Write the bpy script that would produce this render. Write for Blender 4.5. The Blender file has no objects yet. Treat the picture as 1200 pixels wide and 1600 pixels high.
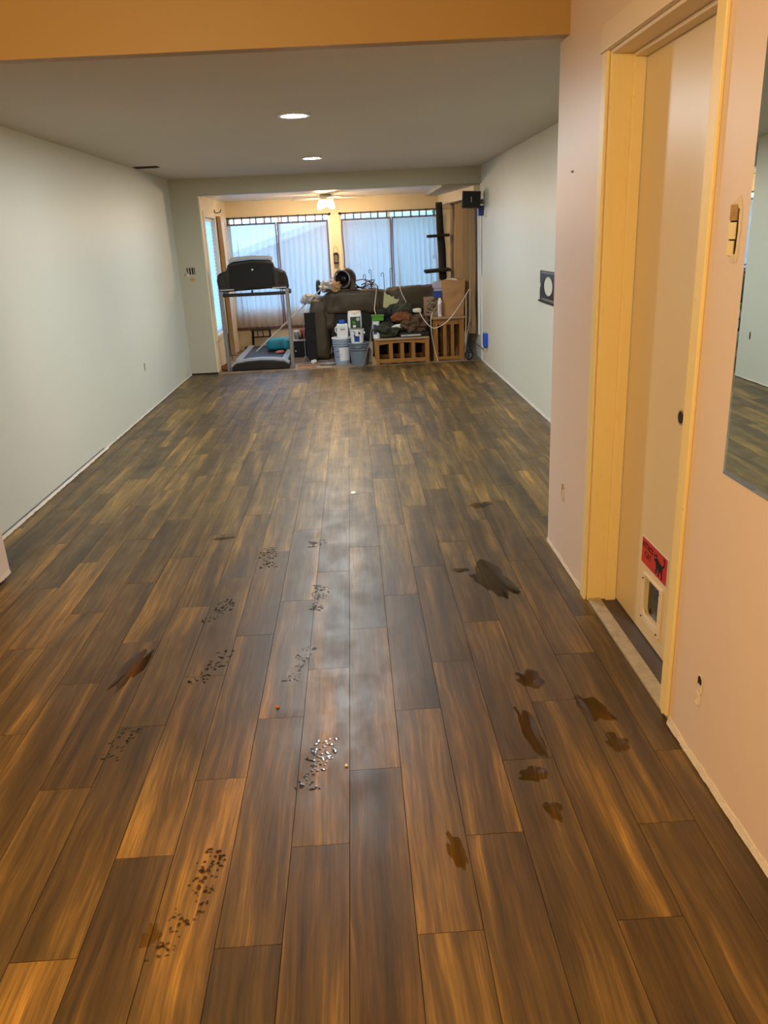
import bpy, bmesh, math, random
from mathutils import Vector, Matrix, noise
random.seed(7)
D = bpy.data
COL = bpy.context.scene.collection
PI = math.pi
SC = bpy.context.scene

# ------------------------------------------------------------------ camera, world, lights, exposure
FPX, ROLL, VX, VY, CAM_H = 1220.0, math.radians(2.75), 545.5, 373.5, 1.5
def camera():
    dn = Vector((math.sin(ROLL), math.cos(ROLL))); rt = Vector((math.cos(ROLL), -math.sin(ROLL)))
    p = Vector((VX-600, VY-800)); u, v = p.dot(rt), p.dot(dn)
    pitch = math.atan(-v/FPX)
    Y = Vector((u, v, FPX)).normalized()
    Z = Vector((0, -math.cos(pitch), -math.sin(pitch)))
    X = Y.cross(Z)
    def w(c): return Vector((c.dot(X), c.dot(Y), c.dot(Z)))
    # image right / down axes expressed in the unrolled camera frame
    right = w(Vector((rt.x, dn.x, 0))); down = w(Vector((rt.y, dn.y, 0))); fwd = w(Vector((0, 0, 1)))
    m = Matrix((right, -down, -fwd)).transposed().to_4x4(); m.translation = (0, 0, CAM_H)
    cd = D.cameras.new('camera'); cd.sensor_fit = 'VERTICAL'; cd.sensor_height = 32.0
    cd.lens = FPX/1600*32.0; cd.clip_start = 0.05
    o = D.objects.new('camera', cd); COL.objects.link(o); o.matrix_world = m
    SC.camera = o
camera()
SC.view_settings.view_transform = 'Standard'; SC.view_settings.look = 'None'
SC.view_settings.gamma = 1.0; SC.view_settings.exposure = 0.0; SC.view_settings.use_curve_mapping = False

wd = D.worlds.new('world'); SC.world = wd; wd.use_nodes = True
bg = wd.node_tree.nodes['Background']; bg.inputs[0].default_value = (0.36, 0.62, 1.0, 1); bg.inputs[1].default_value = 6.2

def area(name, loc, size, power, color, rot=(0, 0, 0), spread=PI, shape='DISK', size_y=None):
    l = D.lights.new(name, 'AREA'); l.energy = power; l.color = color; l.shape = shape; l.size = size; l.spread = spread
    if size_y: l.size_y = size_y
    o = D.objects.new(name, l); COL.objects.link(o); o.location = loc; o.rotation_euler = rot; return o
def point(name, loc, power, color, r=0.04):
    l = D.lights.new(name, 'POINT'); l.energy = power; l.color = color; l.shadow_soft_size = r
    o = D.objects.new(name, l); COL.objects.link(o); o.location = loc; return o
WARM = (1.0, 0.71, 0.35)
COOL = (0.88, 0.97, 1.0)
area('downlight_lamp', (-0.295, 5.31, 2.205), 0.13, 47, COOL)
area('downlight_lamp', (-0.305, 7.96, 2.205), 0.13, 42, COOL)
point('near_room_lamp', (-1.0, 0.3, 2.2), 152, WARM, 0.10)
point('fan_lamp', (-0.37, 11.1, 1.88), 21, (1, .70, .42), 0.03)
point('fan_lamp', (-0.19, 11.1, 1.88), 21, (1, .70, .42), 0.03)
# ------------------------------------------------------------------ materials
def lin(c):
    return tuple(((x/255)/12.92 if x/255 <= .04045 else ((x/255+.055)/1.055)**2.4) for x in c)
MATS = {}
class NT:
    def __init__(s, name):
        s.m = D.materials.new(name); s.m.use_nodes = True; s.t = s.m.node_tree; s.b = s.t.nodes['Principled BSDF']
        s.out = s.t.nodes['Material Output']; MATS[name] = s.m
    def n(s, typ, **k):
        x = s.t.nodes.new(typ)
        for a, b in k.items(): setattr(x, a, b)
        return x
    def l(s, a, b): s.t.links.new(a, b)
    def val(s, x, v): x.default_value = v
    def math(s, op, a, b=None, clamp=False):
        x = s.n('ShaderNodeMath', operation=op, use_clamp=clamp)
        for i, q in enumerate((a, b)):
            if q is None: continue
            if isinstance(q, (int, float)): x.inputs[i].default_value = q
            else: s.l(q, x.inputs[i])
        return x.outputs[0]
    def noise(s, vec, scale, detail=3, rough=.5, dist=0.0):
        x = s.n('ShaderNodeTexNoise'); x.inputs['Scale'].default_value = scale; x.inputs['Detail'].default_value = detail
        x.inputs['Roughness'].default_value = rough; x.inputs['Distortion'].default_value = dist
        if vec is not None: s.l(vec, x.inputs['Vector'])
        return x.outputs['Fac']
    def mapping(s, vec, scale=(1, 1, 1), loc=(0, 0, 0)):
        x = s.n('ShaderNodeMapping'); x.inputs['Scale'].default_value = scale; x.inputs['Location'].default_value = loc
        s.l(vec, x.inputs['Vector']); return x.outputs[0]
    def ramp(s, fac, stops):
        x = s.n('ShaderNodeValToRGB'); e = x.color_ramp.elements
        while len(e) < len(stops): e.new(0.5)
        for i, (p, c) in enumerate(stops): e[i].position = p; e[i].color = (*c, 1) if len(c) == 3 else c
        s.l(fac, x.inputs[0]); return x.outputs[0]
    def mix(s, fac, a, b, typ='MIX'):
        x = s.n('ShaderNodeMix', data_type='RGBA', blend_type=typ)
        for i, q in ((0, fac), (6, a), (7, b)):
            if isinstance(q, (int, float)): x.inputs[i].default_value = q
            elif isinstance(q, tuple): x.inputs[i].default_value = (*q, 1) if len(q) == 3 else q
            else: s.l(q, x.inputs[i])
        return x.outputs[2]
    def bump(s, h, strength=.2, dist=.01):
        x = s.n('ShaderNodeBump'); x.inputs['Strength'].default_value = strength; x.inputs['Distance'].default_value = dist
        s.l(h, x.inputs['Height']); s.l(x.outputs[0], s.b.inputs['Normal'])
    def pos(s): return s.n('ShaderNodeNewGeometry').outputs['Position']
    def obj(s): return s.n('ShaderNodeTexCoord').outputs['Object']

def mat(name, col, rough=.5, metal=0, var=.12, scale=14, bump=0.0, spec=.5, coat=0, emit=None, es=0):
    """plain painted / plastic / cloth surface with mottling"""
    k = NT(name); c = lin(col)
    f = k.noise(k.obj(), scale, 4, .6)
    a = tuple(max(0, x*(1-var)) for x in c); b = tuple(min(1, x*(1+var)) for x in c)
    k.l(k.mix(f, a, b), k.b.inputs['Base Color'])
    k.b.inputs['Roughness'].default_value = rough; k.b.inputs['Metallic'].default_value = metal
    k.b.inputs['Specular IOR Level'].default_value = spec; k.b.inputs['Coat Weight'].default_value = coat
    if bump: k.bump(k.noise(k.obj(), scale*6, 3, .6), bump, .01)
    if emit: k.b.inputs['Emission Color'].default_value = (*emit, 1); k.b.inputs['Emission Strength'].default_value = es
    return k.m

def wall_mat(name, col, rough=.55, stain=(.5, .45, .36), amt=.25):
    k = NT(name); c = lin(col); p = k.pos()
    f = k.noise(p, 1.1, 3, .5)
    base = k.mix(f, tuple(x*.96 for x in c), tuple(min(1, x*1.04) for x in c))
    g = k.noise(k.mapping(p, (1, 1, 1.2), (3, 7, 1)), 9, 5, .7)
    g = k.ramp(g, [(.66, (0, 0, 0)), (.80, (1, 1, 1))])
    col2 = k.mix(k.math('MULTIPLY', g, amt), base, tuple(c[i]*stain[i]*1.4 for i in range(3)))
    k.l(col2, k.b.inputs['Base Color']); k.b.inputs['Roughness'].default_value = rough
    k.bump(k.noise(p, 160, 4, .6), .12, .002); return k.m

W_GREEN = wall_mat('wall_pale_green', (214, 213, 200), .45)
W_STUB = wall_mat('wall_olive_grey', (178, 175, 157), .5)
W_PINK = wall_mat('wall_mauve', (228, 208, 196), .42)
W_HEAD = wall_mat('header_ochre', (178, 143, 86), .5)
W_CREAM = wall_mat('sunroom_cream', (232, 214, 178), .5)
W_CEIL = wall_mat('ceiling_matte', (212, 203, 190), .85, amt=.1)
W_NCEIL = wall_mat('near_ceiling', (225, 205, 170), .8)
W_SCEIL = mat('sunroom_ceiling_gloss', (205, 208, 212), .22, var=.05, scale=3)
M_TRIM = NT('trim_yellow')
def _trim():
    k = M_TRIM; p = k.pos()
    base = k.mix(k.noise(k.mapping(p, (6, 6, .5)), 8, 4, .6), lin((238, 214, 150)), lin((246, 228, 172)))
    sc = k.ramp(k.noise(k.mapping(p, (30, 30, 8)), 4, 6, .75), [(.64, (0, 0, 0)), (.70, (1, 1, 1))])
    k.l(k.mix(k.math('MULTIPLY', sc, .55), base, lin((150, 120, 66))), k.b.inputs['Base Color'])
    k.b.inputs['Roughness'].default_value = .42; k.bump(k.noise(k.mapping(p, (40, 40, 2)), 10, 3), .15, .003)
_trim(); M_TRIM = M_TRIM.m
M_HEADTRIM = wall_mat('trim_mauve_cream', (232, 216, 196), .45)
M_DOOR = wall_mat('door_paint', (228, 208, 172), .36)
M_SUB = mat('subfloor_grout', (38, 28, 22), .9)
M_TORN = mat('torn_drywall_paper', (226, 214, 198), .8, var=.2, scale=30, bump=.5)
M_BROWNP = mat('torn_brown_paper', (186, 152, 100), .8, var=.4, scale=40, bump=.5)
M_HOLE = mat('hole_dark', (36, 24, 16), .9)
M_BLACK = mat('black_plastic', (16, 16, 18), .38)
M_BLACKM = mat('black_matte', (8, 8, 8), .75)
M_DARKGLOSS = mat('dark_gloss_panel', (26, 27, 31), .15)
M_GREYMET = mat('grey_metal', (140, 142, 152), .35, .6)
M_SILVER = mat('silver_plastic', (176, 182, 190), .3, .3)
M_CHROME = mat('chrome', (215, 215, 215), .15, 1)
M_RUBBER = mat('rubber_belt', (40, 40, 46), .5)
M_TEAL = mat('teal_plastic', (18, 130, 150), .45, var=.2, scale=4)
M_WHITE = mat('white_plastic', (226, 228, 230), .35, var=.05)
M_PAPER = mat('white_paper', (226, 224, 214), .7, var=.08)
M_BLUEGREY = mat('blue_grey_plastic', (146, 160, 182), .4, var=.08)
M_BLUEGREY2 = mat('slate_plastic', (108, 122, 136), .4, var=.08)
M_BLUE = mat('blue_plastic', (20, 84, 200), .35)
M_NAVY = mat('navy_card', (28, 60, 130), .55)
M_GREEN = mat('green_plastic', (70, 130, 30), .45)
M_DGREEN = mat('dark_green_label', (26, 58, 40), .5)
M_LAVCARD = mat('lavender_card', (170, 160, 176), .7)
M_CARD = mat('cream_card', (184, 182, 134), .8, var=.15)
M_KRAFT = mat('kraft_paper', (172, 128, 84), .75, var=.12, scale=5, bump=.2)
M_CORD = mat('white_cord', (226, 216, 196), .5, var=.05)
M_CORDT = mat('tan_cord', (176, 156, 128), .6, var=.05)
M_CORDB = mat('dark_cord', (26, 24, 24), .5, var=.05)
M_RUST = mat('rust_cloth', (120, 66, 36), .9, var=.3, scale=12, bump=.5)
M_BROWNF = mat('brown_fibre', (96, 74, 54), .95, var=.45, scale=26, bump=.8)
M_OLIVECL = mat('olive_cloth', (52, 56, 42), .9, var=.35, scale=8, bump=.5)
M_BLKCL = mat('black_cloth', (24, 22, 22), .85, var=.4, scale=8, bump=.5)
M_PINKCL = mat('pink_cloth', (200, 120, 118), .9, var=.3, scale=10)
M_REDCL = mat('dark_red_plastic', (120, 26, 20), .5)
M_TANCL = mat('tan_cloth', (176, 140, 98), .9, var=.25, scale=9, bump=.4)
M_GREYBAG = mat('pale_grey_bag', (176, 172, 168), .5, var=.2, scale=9, bump=.4)
M_RED = mat('sign_red', (196, 16, 22), .35, var=.04)
M_CARPET = mat('charcoal_carpet', (44, 40, 36), .98, var=.4, scale=60, bump=1.0)
M_SOFA = mat('sofa_olive_brown', (70, 58, 40), .55, var=.35, scale=5, bump=.25)
M_SOFAD = mat('sofa_black', (20, 22, 24), .7, var=.2)
M_BROWNMET = mat('bronze_plastic', (66, 54, 42), .4, .3)
M_IRON = mat('dark_iron', (28, 26, 28), .5, .6)
M_DEBRIS = mat('debris_board', (150, 120, 96), .85, var=.35, scale=12, bump=.3)
M_SILL = mat('worn_threshold', (172, 160, 138), .7, var=.4, scale=30, bump=.3)
M_DARKSILL = mat('dark_threshold', (76, 66, 64), .5, var=.25)
M_SIDING = mat('neighbour_siding', (170, 178, 190), .8, var=.05)
M_ROOF = mat('neighbour_roof', (225, 225, 225), .8)
M_LEAF = mat('foliage', (70, 130, 60), .8, var=.5, scale=4)
M_GRASS = mat('lawn', (90, 120, 60), .9, var=.3)
M_GLOW = mat('downlight_glow', (255, 255, 255), .5, emit=(.85, .95, 1), es=130)
M_FGLOW = mat('frosted_shade_lit', (255, 230, 170), .5, emit=(1, .62, .25), es=22)
M_LGLOW = mat('lantern_pane', (120, 116, 108), .3)

def wood_mat(name, c1, c2, axis='z', rough=.4):
    k = NT(name); o = k.obj()
    s = {'x': (2, 26, 26), 'z': (26, 26, 2), 'y': (26, 2, 26)}[axis]
    f = k.noise(k.mapping(o, s), 2.2, 5, .6, .6)
    k.l(k.ramp(f, [(.3, lin(c1)), (.7, lin(c2))]), k.b.inputs['Base Color']); k.b.inputs['Roughness'].default_value = rough
    k.bump(f, .1, .003); return k.m
M_OAK = wood_mat('honey_oak_x', (128, 84, 34), (164, 112, 50), 'x'); M_OAKZ = wood_mat('honey_oak_z', (128, 84, 34), (164, 112, 50), 'z')
M_OAKTOP = wood_mat('worn_oak_top', (138, 110, 84), (170, 140, 108), 'x')
M_STICK = wood_mat('weathered_stick', (110, 92, 72), (140, 120, 96), 'z', .7)

def floor_mat():
    k = NT('plank_wood'); p = k.pos()
    at = k.n('ShaderNodeAttribute', attribute_name='seed'); sv = at.outputs['Vector']
    sep = k.n('ShaderNodeSeparateXYZ'); k.l(sv, sep.inputs[0]); s1, s2, s3 = sep.outputs
    off = k.n('ShaderNodeVectorMath', operation='SCALE'); k.l(sv, off.inputs[0]); off.inputs['Scale'].default_value = 37
    add = k.n('ShaderNodeVectorMath', operation='ADD'); k.l(p, add.inputs[0]); k.l(off.outputs[0], add.inputs[1]); q = add.outputs[0]
    # wobble the grain sideways with a slow noise
    wob = k.noise(k.mapping(q, (3, 1.3, 1)), 1.6, 2, .5)
    comb = k.n('ShaderNodeCombineXYZ'); k.l(k.math('MULTIPLY', k.math('SUBTRACT', wob, .5), .045), comb.inputs[0])
    add2 = k.n('ShaderNodeVectorMath', operation='ADD'); k.l(q, add2.inputs[0]); k.l(comb.outputs[0], add2.inputs[1]); r = add2.outputs[0]
    broad = k.noise(k.mapping(r, (10, .75, 1)), 1.0, 5, .62, .2)
    streak = k.noise(k.mapping(r, (60, 1.6, 1)), 1.0, 5, .65, .2)
    fine = k.noise(k.mapping(r, (230, 7, 1)), 1.0, 3, .6)
    t = k.math('ADD', k.math('MULTIPLY', broad, .70), k.math('MULTIPLY', streak, .34))
    t = k.math('ADD', t, k.math('MULTIPLY', k.math('SUBTRACT', s1, .5), .085))
    t = k.math('ADD', t, k.math('MULTIPLY', k.math('SUBTRACT', fine, .5), .20))
    c = k.ramp(t, [(.34, lin((50, 40, 23))), (.46, lin((78, 60, 33))), (.54, lin((98, 76, 40))), (.63, lin((132, 102, 50))), (.74, lin((186, 143, 64)))])
    c = k.mix(k.math('MULTIPLY', s2, .35), c, k.mix(1.0, c, (1.05, .93, .86), 'MULTIPLY'))
    cloud = k.noise(k.mapping(q, (1.6, .8, 1)), 2.2, 3, .6)
    c = k.mix(k.ramp(cloud, [(.45, (0, 0, 0)), (.7, (.45, .45, .45))]), c, lin((76, 62, 40)))
    knot = k.n('ShaderNodeTexVoronoi'); knot.inputs['Scale'].default_value = 1.0; k.l(k.mapping(q, (5, 1.5, 1)), knot.inputs['Vector'])
    kn = k.ramp(knot.outputs['Distance'], [(.02, (1, 1, 1)), (.09, (0, 0, 0))])
    c = k.mix(k.math('MULTIPLY', kn, .5), c, lin((48, 36, 26)))
    k.l(c, k.b.inputs['Base Color'])
    sm = k.noise(k.mapping(p, (1.5, 1, 1)), 5, 5, .65)
    k.l(k.ramp(sm, [(.35, (.38, .38, .38)), (.65, (.50, .50, .50))]), k.b.inputs['Roughness'])
    k.b.inputs['Specular IOR Level'].default_value = .42
    k.bump(k.math('ADD', fine, k.math('MULTIPLY', streak, .6)), .10, .002)
    return k.m
M_FLOOR = floor_mat()

def water_mat():
    k = NT('water_film'); t = k.n('ShaderNodeBsdfTransparent'); t.inputs[0].default_value = (.94, .90, .80, 1)
    g = k.n('ShaderNodeBsdfGlossy'); g.inputs['Roughness'].default_value = .08
    fr = k.n('ShaderNodeFresnel'); fr.inputs['IOR'].default_value = 1.33
    mx = k.n('ShaderNodeMixShader'); k.l(fr.outputs[0], mx.inputs[0]); k.l(t.outputs[0], mx.inputs[1]); k.l(g.outputs[0], mx.inputs[2])
    k.l(mx.outputs[0], k.out.inputs[0]); return k.m
M_WATER = water_mat()
def drop_mat():
    k = NT('water_drops'); t = k.n('ShaderNodeBsdfTransparent'); t.inputs[0].default_value = (.84, .78, .70, 1)
    g = k.n('ShaderNodeBsdfGlossy'); g.inputs['Roughness'].default_value = .06
    fr = k.n('ShaderNodeFresnel'); fr.inputs['IOR'].default_value = 1.9
    mx = k.n('ShaderNodeMixShader'); k.l(fr.outputs[0], mx.inputs[0]); k.l(t.outputs[0], mx.inputs[1]); k.l(g.outputs[0], mx.inputs[2])
    k.l(mx.outputs[0], k.out.inputs[0]); return k.m
M_DROP = drop_mat()
def glass_mat():
    k = NT('window_glass'); t = k.n('ShaderNodeBsdfTransparent'); t.inputs[0].default_value = (.95, .97, 1, 1)
    g = k.n('ShaderNodeBsdfGlossy'); g.inputs['Roughness'].default_value = .02
    mx = k.n('ShaderNodeMixShader'); mx.inputs[0].default_value = .06; k.l(t.outputs[0], mx.inputs[1]); k.l(g.outputs[0], mx.inputs[2])
    k.l(mx.outputs[0], k.out.inputs[0]); return k.m
M_GLASS = glass_mat()
def sheer_mat(name, dif, tra, transp=.18, wt=.6):
    k = NT(name); d = k.n('ShaderNodeBsdfDiffuse'); d.inputs[0].default_value = (*lin(dif), 1)
    t = k.n('ShaderNodeBsdfTranslucent'); t.inputs[0].default_value = (*lin(tra), 1)
    w = k.noise(k.mapping(k.obj(), (300, 300, 300)), 1, 2)
    m1 = k.n('ShaderNodeMixShader'); m1.inputs[0].default_value = wt; k.l(d.outputs[0], m1.inputs[1]); k.l(t.outputs[0], m1.inputs[2])
    x = k.n('ShaderNodeBsdfTransparent'); m2 = k.n('ShaderNodeMixShader'); k.l(k.math('MULTIPLY', w, transp*2), m2.inputs[0])
    k.l(m1.outputs[0], m2.inputs[1]); k.l(x.outputs[0], m2.inputs[2]); k.l(m2.outputs[0], k.out.inputs[0]); return k.m
M_SHEER = sheer_mat('sheer_curtain', (170, 146, 116), (226, 222, 216))
M_HEM = sheer_mat('curtain_hem', (120, 96, 84), (150, 132, 130), .04, .5)
M_DRAPE = sheer_mat('tan_drape', (160, 134, 100), (150, 128, 100), .0, .15)
M_BLIND = sheer_mat('pale_blind', (190, 200, 214), (180, 200, 226), .05, .6)
k = NT('mirror_silver'); k.b.inputs['Metallic'].default_value = 1; k.b.inputs['Roughness'].default_value = .01
k.b.inputs['Base Color'].default_value = (.78, .84, .80, 1); M_MIRROR = k.m

# ------------------------------------------------------------------ mesh helpers
class G:
    def __init__(s): s.bm = bmesh.new()
    def box(s, x0, x1, y0, y1, z0, z1, R=None):
        v = [s.bm.verts.new((x, y, z)) for x in (x0, x1) for y in (y0, y1) for z in (z0, z1)]
        for f in ((0, 1, 3, 2), (4, 6, 7, 5), (0, 4, 5, 1), (2, 3, 7, 6), (0, 2, 6, 4), (1, 5, 7, 3)): s.bm.faces.new([v[i] for i in f])
        if R is not None:
            c = Vector(((x0+x1)/2, (y0+y1)/2, (z0+z1)/2))
            for q in v: q.co = c + R @ (q.co-c)
        return s
    def cyl(s, p0, p1, r0, r1=None, n=16, cap=True):
        return s.tube([p0, p1], [r0, r0 if r1 is None else r1], n, cap)
    def tube(s, pts, r, n=8, cap=True):
        pts = [Vector(p) for p in pts]; rs = r if isinstance(r, (list, tuple)) else [r]*len(pts); rings = []
        up = None
        for i, p in enumerate(pts):
            t = (pts[min(i+1, len(pts)-1)]-pts[max(i-1, 0)]).normalized()
            if up is None:
                up = Vector((0, 0, 1)) if abs(t.z) < .9 else Vector((1, 0, 0))
            a = (up - t*up.dot(t))
            a = a.normalized() if a.length > 1e-5 else t.orthogonal().normalized()
            up = a; b = t.cross(a)
            rings.append([s.bm.verts.new(p+(a*math.cos(2*PI*j/n)+b*math.sin(2*PI*j/n))*rs[i]) for j in range(n)])
        for A, B in zip(rings, rings[1:]):
            for j in range(n): s.bm.faces.new((A[j], A[(j+1) % n], B[(j+1) % n], B[j]))
        if cap:
            s.bm.faces.new(rings[0][::-1]); s.bm.faces.new(rings[-1])
        return s
    def lathe(s, prof, c=(0, 0, 0), n=28, R=None, caps=True):
        c = Vector(c); rings = []
        for r, z in prof:
            ring = []
            for j in range(n):
                v = Vector((r*math.cos(2*PI*j/n), r*math.sin(2*PI*j/n), z))
                if R is not None: v = R @ v
                ring.append(s.bm.verts.new(c+v))
            rings.append(ring)
        for A, B in zip(rings, rings[1:]):
            for j in range(n): s.bm.faces.new((A[j], A[(j+1) % n], B[(j+1) % n], B[j]))
        if caps:
            s.bm.faces.new(rings[0][::-1]); s.bm.faces.new(rings[-1])
        return s
    def prism(s, poly, plane, d0, d1):
        f = {'xz': lambda a, b, d: (a, d, b), 'yz': lambda a, b, d: (d, a, b), 'xy': lambda a, b, d: (a, b, d)}[plane]
        A = [s.bm.verts.new(f(a, b, d0)) for a, b in poly]; B = [s.bm.verts.new(f(a, b, d1)) for a, b in poly]
        s.bm.faces.new(A); s.bm.faces.new(B[::-1]); n = len(poly)
        for i in range(n): s.bm.faces.new((A[i], B[i], B[(i+1) % n], A[(i+1) % n]))
        return s
    def sup(s, c, size, e=.45, amp=0, seed=0, nu=28, nv=16, fr=4.0, flat=False, ridge=0.0):
        """superellipsoid cushion / bag / crumpled cloth"""
        c = Vector(c); rows = []
        def p(x, e): return math.copysign(abs(x)**e, x)
        for i in range(nv+1):
            a = -PI/2+PI*i/nv; row = []
            for j in range(nu):
                b = 2*PI*j/nu
                v = Vector((p(math.cos(a), e)*p(math.cos(b), e), p(math.cos(a), e)*p(math.sin(b), e), p(math.sin(a), e)))
                w = Vector((v.x*size[0]/2, v.y*size[1]/2, v.z*size[2]/2))
                if amp:
                    d = noise.noise(w*fr+Vector((seed*3.1, seed, 0))) + .5*noise.noise(w*fr*2.3+Vector((seed, 9, seed)))
                    if ridge: d = d*(1-ridge) + ridge*(1-3.2*abs(noise.noise(w*fr*.8+Vector((seed, 5, seed*2)))) - 1.2*abs(noise.noise(w*fr*2+Vector((1, seed, 3)))))
                if amp: w += v.normalized()*amp*d
                if flat and w.z < -size[2]/2: w.z = -size[2]/2
                row.append(c+w)
            rows.append(row)
        bot = s.bm.verts.new(rows[0][0]); top = s.bm.verts.new(rows[-1][0])
        R = [[s.bm.verts.new(q) for q in row] for row in rows[1:-1]]
        for A, B in zip(R, R[1:]):
            for j in range(nu): s.bm.faces.new((A[j], A[(j+1) % nu], B[(j+1) % nu], B[j]))
        for j in range(nu):
            s.bm.faces.new((bot, R[0][(j+1) % nu], R[0][j])); s.bm.faces.new((top, R[-1][j], R[-1][(j+1) % nu]))
        return s
    def sheet(s, fn, nu, nv, thick=.0):
        V = [[s.bm.verts.new(fn(i/nu, j/nv)) for j in range(nv+1)] for i in range(nu+1)]
        for i in range(nu):
            for j in range(nv): s.bm.faces.new((V[i][j], V[i+1][j], V[i+1][j+1], V[i][j+1]))
        return s
    def make(s, name, m, parent=None, bev=0, smooth=False, solid=0, loc=None, fix=True):
        if fix: bmesh.ops.recalc_face_normals(s.bm, faces=s.bm.faces)
        me = D.meshes.new(name); s.bm.to_mesh(me); s.bm.free(); me.materials.append(m)
        if smooth:
            for f in me.polygons: f.use_smooth = True
        o = D.objects.new(name, me); COL.objects.link(o)
        if parent: o.parent = parent
        if loc: o.location = loc
        if solid: x = o.modifiers.new('s', 'SOLIDIFY'); x.thickness = solid
        if bev:
            x = o.modifiers.new('b', 'BEVEL'); x.width = bev; x.segments = 3; x.limit_method = 'ANGLE'; x.angle_limit = math.radians(40)
        return o
def thing(name, label, cat, loc=(0, 0, 0), rz=0, group=None):
    o = D.objects.new(name, None); COL.objects.link(o); o.empty_display_size = .05
    o.location = loc; o.rotation_euler = (0, 0, rz); o['label'] = label; o['category'] = cat
    if group: o['group'] = group
    return o
def tag(o, label, cat, group=None, kind=None):
    o['label'] = label; o['category'] = cat
    if group: o['group'] = group
    if kind: o['kind'] = kind
    return o
def struct(o, label=None):
    o['kind'] = 'structure'
    if label: o['label'] = label
    return o
def text(name, s, size, m, parent, loc, rot, ext=.0006, sx=1):
    c = D.curves.new(name, 'FONT'); c.body = s; c.size = size; c.extrude = ext; c.align_x = 'CENTER'; c.align_y = 'CENTER'
    t = D.objects.new(name, c); COL.objects.link(t); bpy.context.view_layer.update()
    me = D.meshes.new_from_object(t.evaluated_get(bpy.context.evaluated_depsgraph_get()))
    D.objects.remove(t); me.materials.clear(); me.materials.append(m)
    o = D.objects.new(name, me); COL.objects.link(o); o.parent = parent; o.location = loc; o.rotation_euler = rot; o.scale = (sx, 1, 1); return o

# ------------------------------------------------------------------ the room shell
XL, XR = -2.035, 1.565         # main room side walls
YF = 9.765                     # far opening
NX, NY = 0.925, 3.68           # near right wall and its far corner
ZC, ZL = 2.23, 2.045           # ceiling and lintel
YB = 12.0                      # window wall
# plank floor: every plank a slab of the one floor mesh
def floor():
    bm = bmesh.new(); cl = bm.loops.layers.float_color.new('seed')
    W, L, X0 = .1535, .896, -.0885; g = .0009
    rnd = random.Random(3)
    kmin, kmax = int((-4.3-X0)/W)-1, int((XR+.03-X0)/W)
    for k in range(kmin, kmax+1):
        x0, x1 = X0+k*W+g, X0+(k+1)*W-g
        x1 = min(x1, XR+.02); x0 = max(x0, -4.3)
        if x1 <= x0: continue
        y = 1.357+.2987*((k+500*3-1) % 3)
        while y > -2.6: y -= L
        while y < YF:
            a, b = max(y+g, -2.6), min(y+L-g, YF)
            if b > a and not (x0 < XL-.1 and a > NY+.1):
                sd = (rnd.random(), rnd.random(), rnd.random(), 1)
                z = rnd.uniform(-.0003, .0003)
                t = [bm.verts.new((X, Y, z)) for X, Y in ((x0, a), (x1, a), (x1, b), (x0, b))]
                d = [bm.verts.new((v.co.x, v.co.y, -.004)) for v in t]
                fs = [bm.faces.new(t)]+[bm.faces.new((t[i], d[i], d[(i+1) % 4], t[(i+1) % 4])) for i in range(4)]
                for f in fs:
                    for lp in f.loops: lp[cl] = sd
            y += L
    me = D.meshes.new('floor'); bm.normal_update(); bmesh.ops.recalc_face_normals(bm, faces=bm.faces); bm.to_mesh(me); bm.free(); me.materials.append(M_FLOOR)
    o = D.objects.new('floor', me); COL.objects.link(o); struct(o, 'wood plank floor')
    b = G().box(-4.3, XR+.02, -2.6, YF, -.12, -.003).make('subfloor', M_SUB, o)
floor()
def sfmat():
    k = NT('sunroom_bare_floor'); p = k.pos()
    c = k.ramp(k.noise(p, 6, 5, .7, .5), [(.3, lin((96, 74, 58))), (.5, lin((150, 122, 98))), (.7, lin((176, 160, 140)))])
    k.l(c, k.b.inputs['Base Color']); k.b.inputs['Roughness'].default_value = .7; k.bump(k.noise(p, 30, 4), .4, .01); return k.m
struct(G().box(-1.9, 1.75, YF+.001, YB+.15, -.12, -.012).make('floor', sfmat()), 'bare sunroom floor')

w = G(); w.box(XL-.12, XL, NY-.14, YF, .012, ZC); struct(w.make('wall_left', W_GREEN))
w = G(); w.box(XR, XR+.12, NY, YB+.1, .012, ZC); struct(w.make('wall_right', W_GREEN))
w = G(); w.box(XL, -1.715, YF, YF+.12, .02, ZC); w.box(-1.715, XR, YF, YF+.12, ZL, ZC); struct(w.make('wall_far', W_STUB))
# near room: right wall with the door opening, left stub
OY0, OY1, OZ = 2.135, 2.99, 2.065
w = G()
w.box(NX, NX+.14, -2.6, OY0, .015, 2.6); w.box(NX, NX+.14, OY1, NY, .015, 2.6); w.box(NX, NX+.14, OY0, OY1, OZ, 2.6)
struct(w.make('wall_near_right', W_PINK))
w = G(); w.box(NX+.14, XR+.12, NY-.12, NY, 0, 2.6); struct(w.make('wall_near_end', W_GREEN))
w = G(); w.box(-4.3, -1.765, 3.50, 3.62, .03, 2.6); struct(w.make('wall_near_left', W_PINK))
w = G(); w.prism([(-1.80, 2.220), (NX, 2.2295), (NX, 2.6), (-1.80, 2.6)], 'xz', 3.53, 3.60); struct(w.make('wall_header', W_HEAD))
w = G(); w.box(-4.42, -4.3, -2.6, 3.62, 0, 2.6); struct(w.make('wall_side', W_CREAM))
w = G(); w.box(-4.42, NX+.14, -2.72, -2.6, 0, 2.6); struct(w.make('wall_back', W_CREAM))
struct(G().box(XL-.12, XR+.12, 3.60, YF+.12, ZC, ZC+.1).make('ceiling', W_CEIL))
struct(G().box(-4.42, NX+.14, -2.72, 3.64, 2.6, 2.7).make('ceiling', W_NCEIL))
struct(G().box(-1.9, 1.12, YF+.12, YB+.12, 2.07, 2.17).make('ceiling', W_SCEIL))
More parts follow.
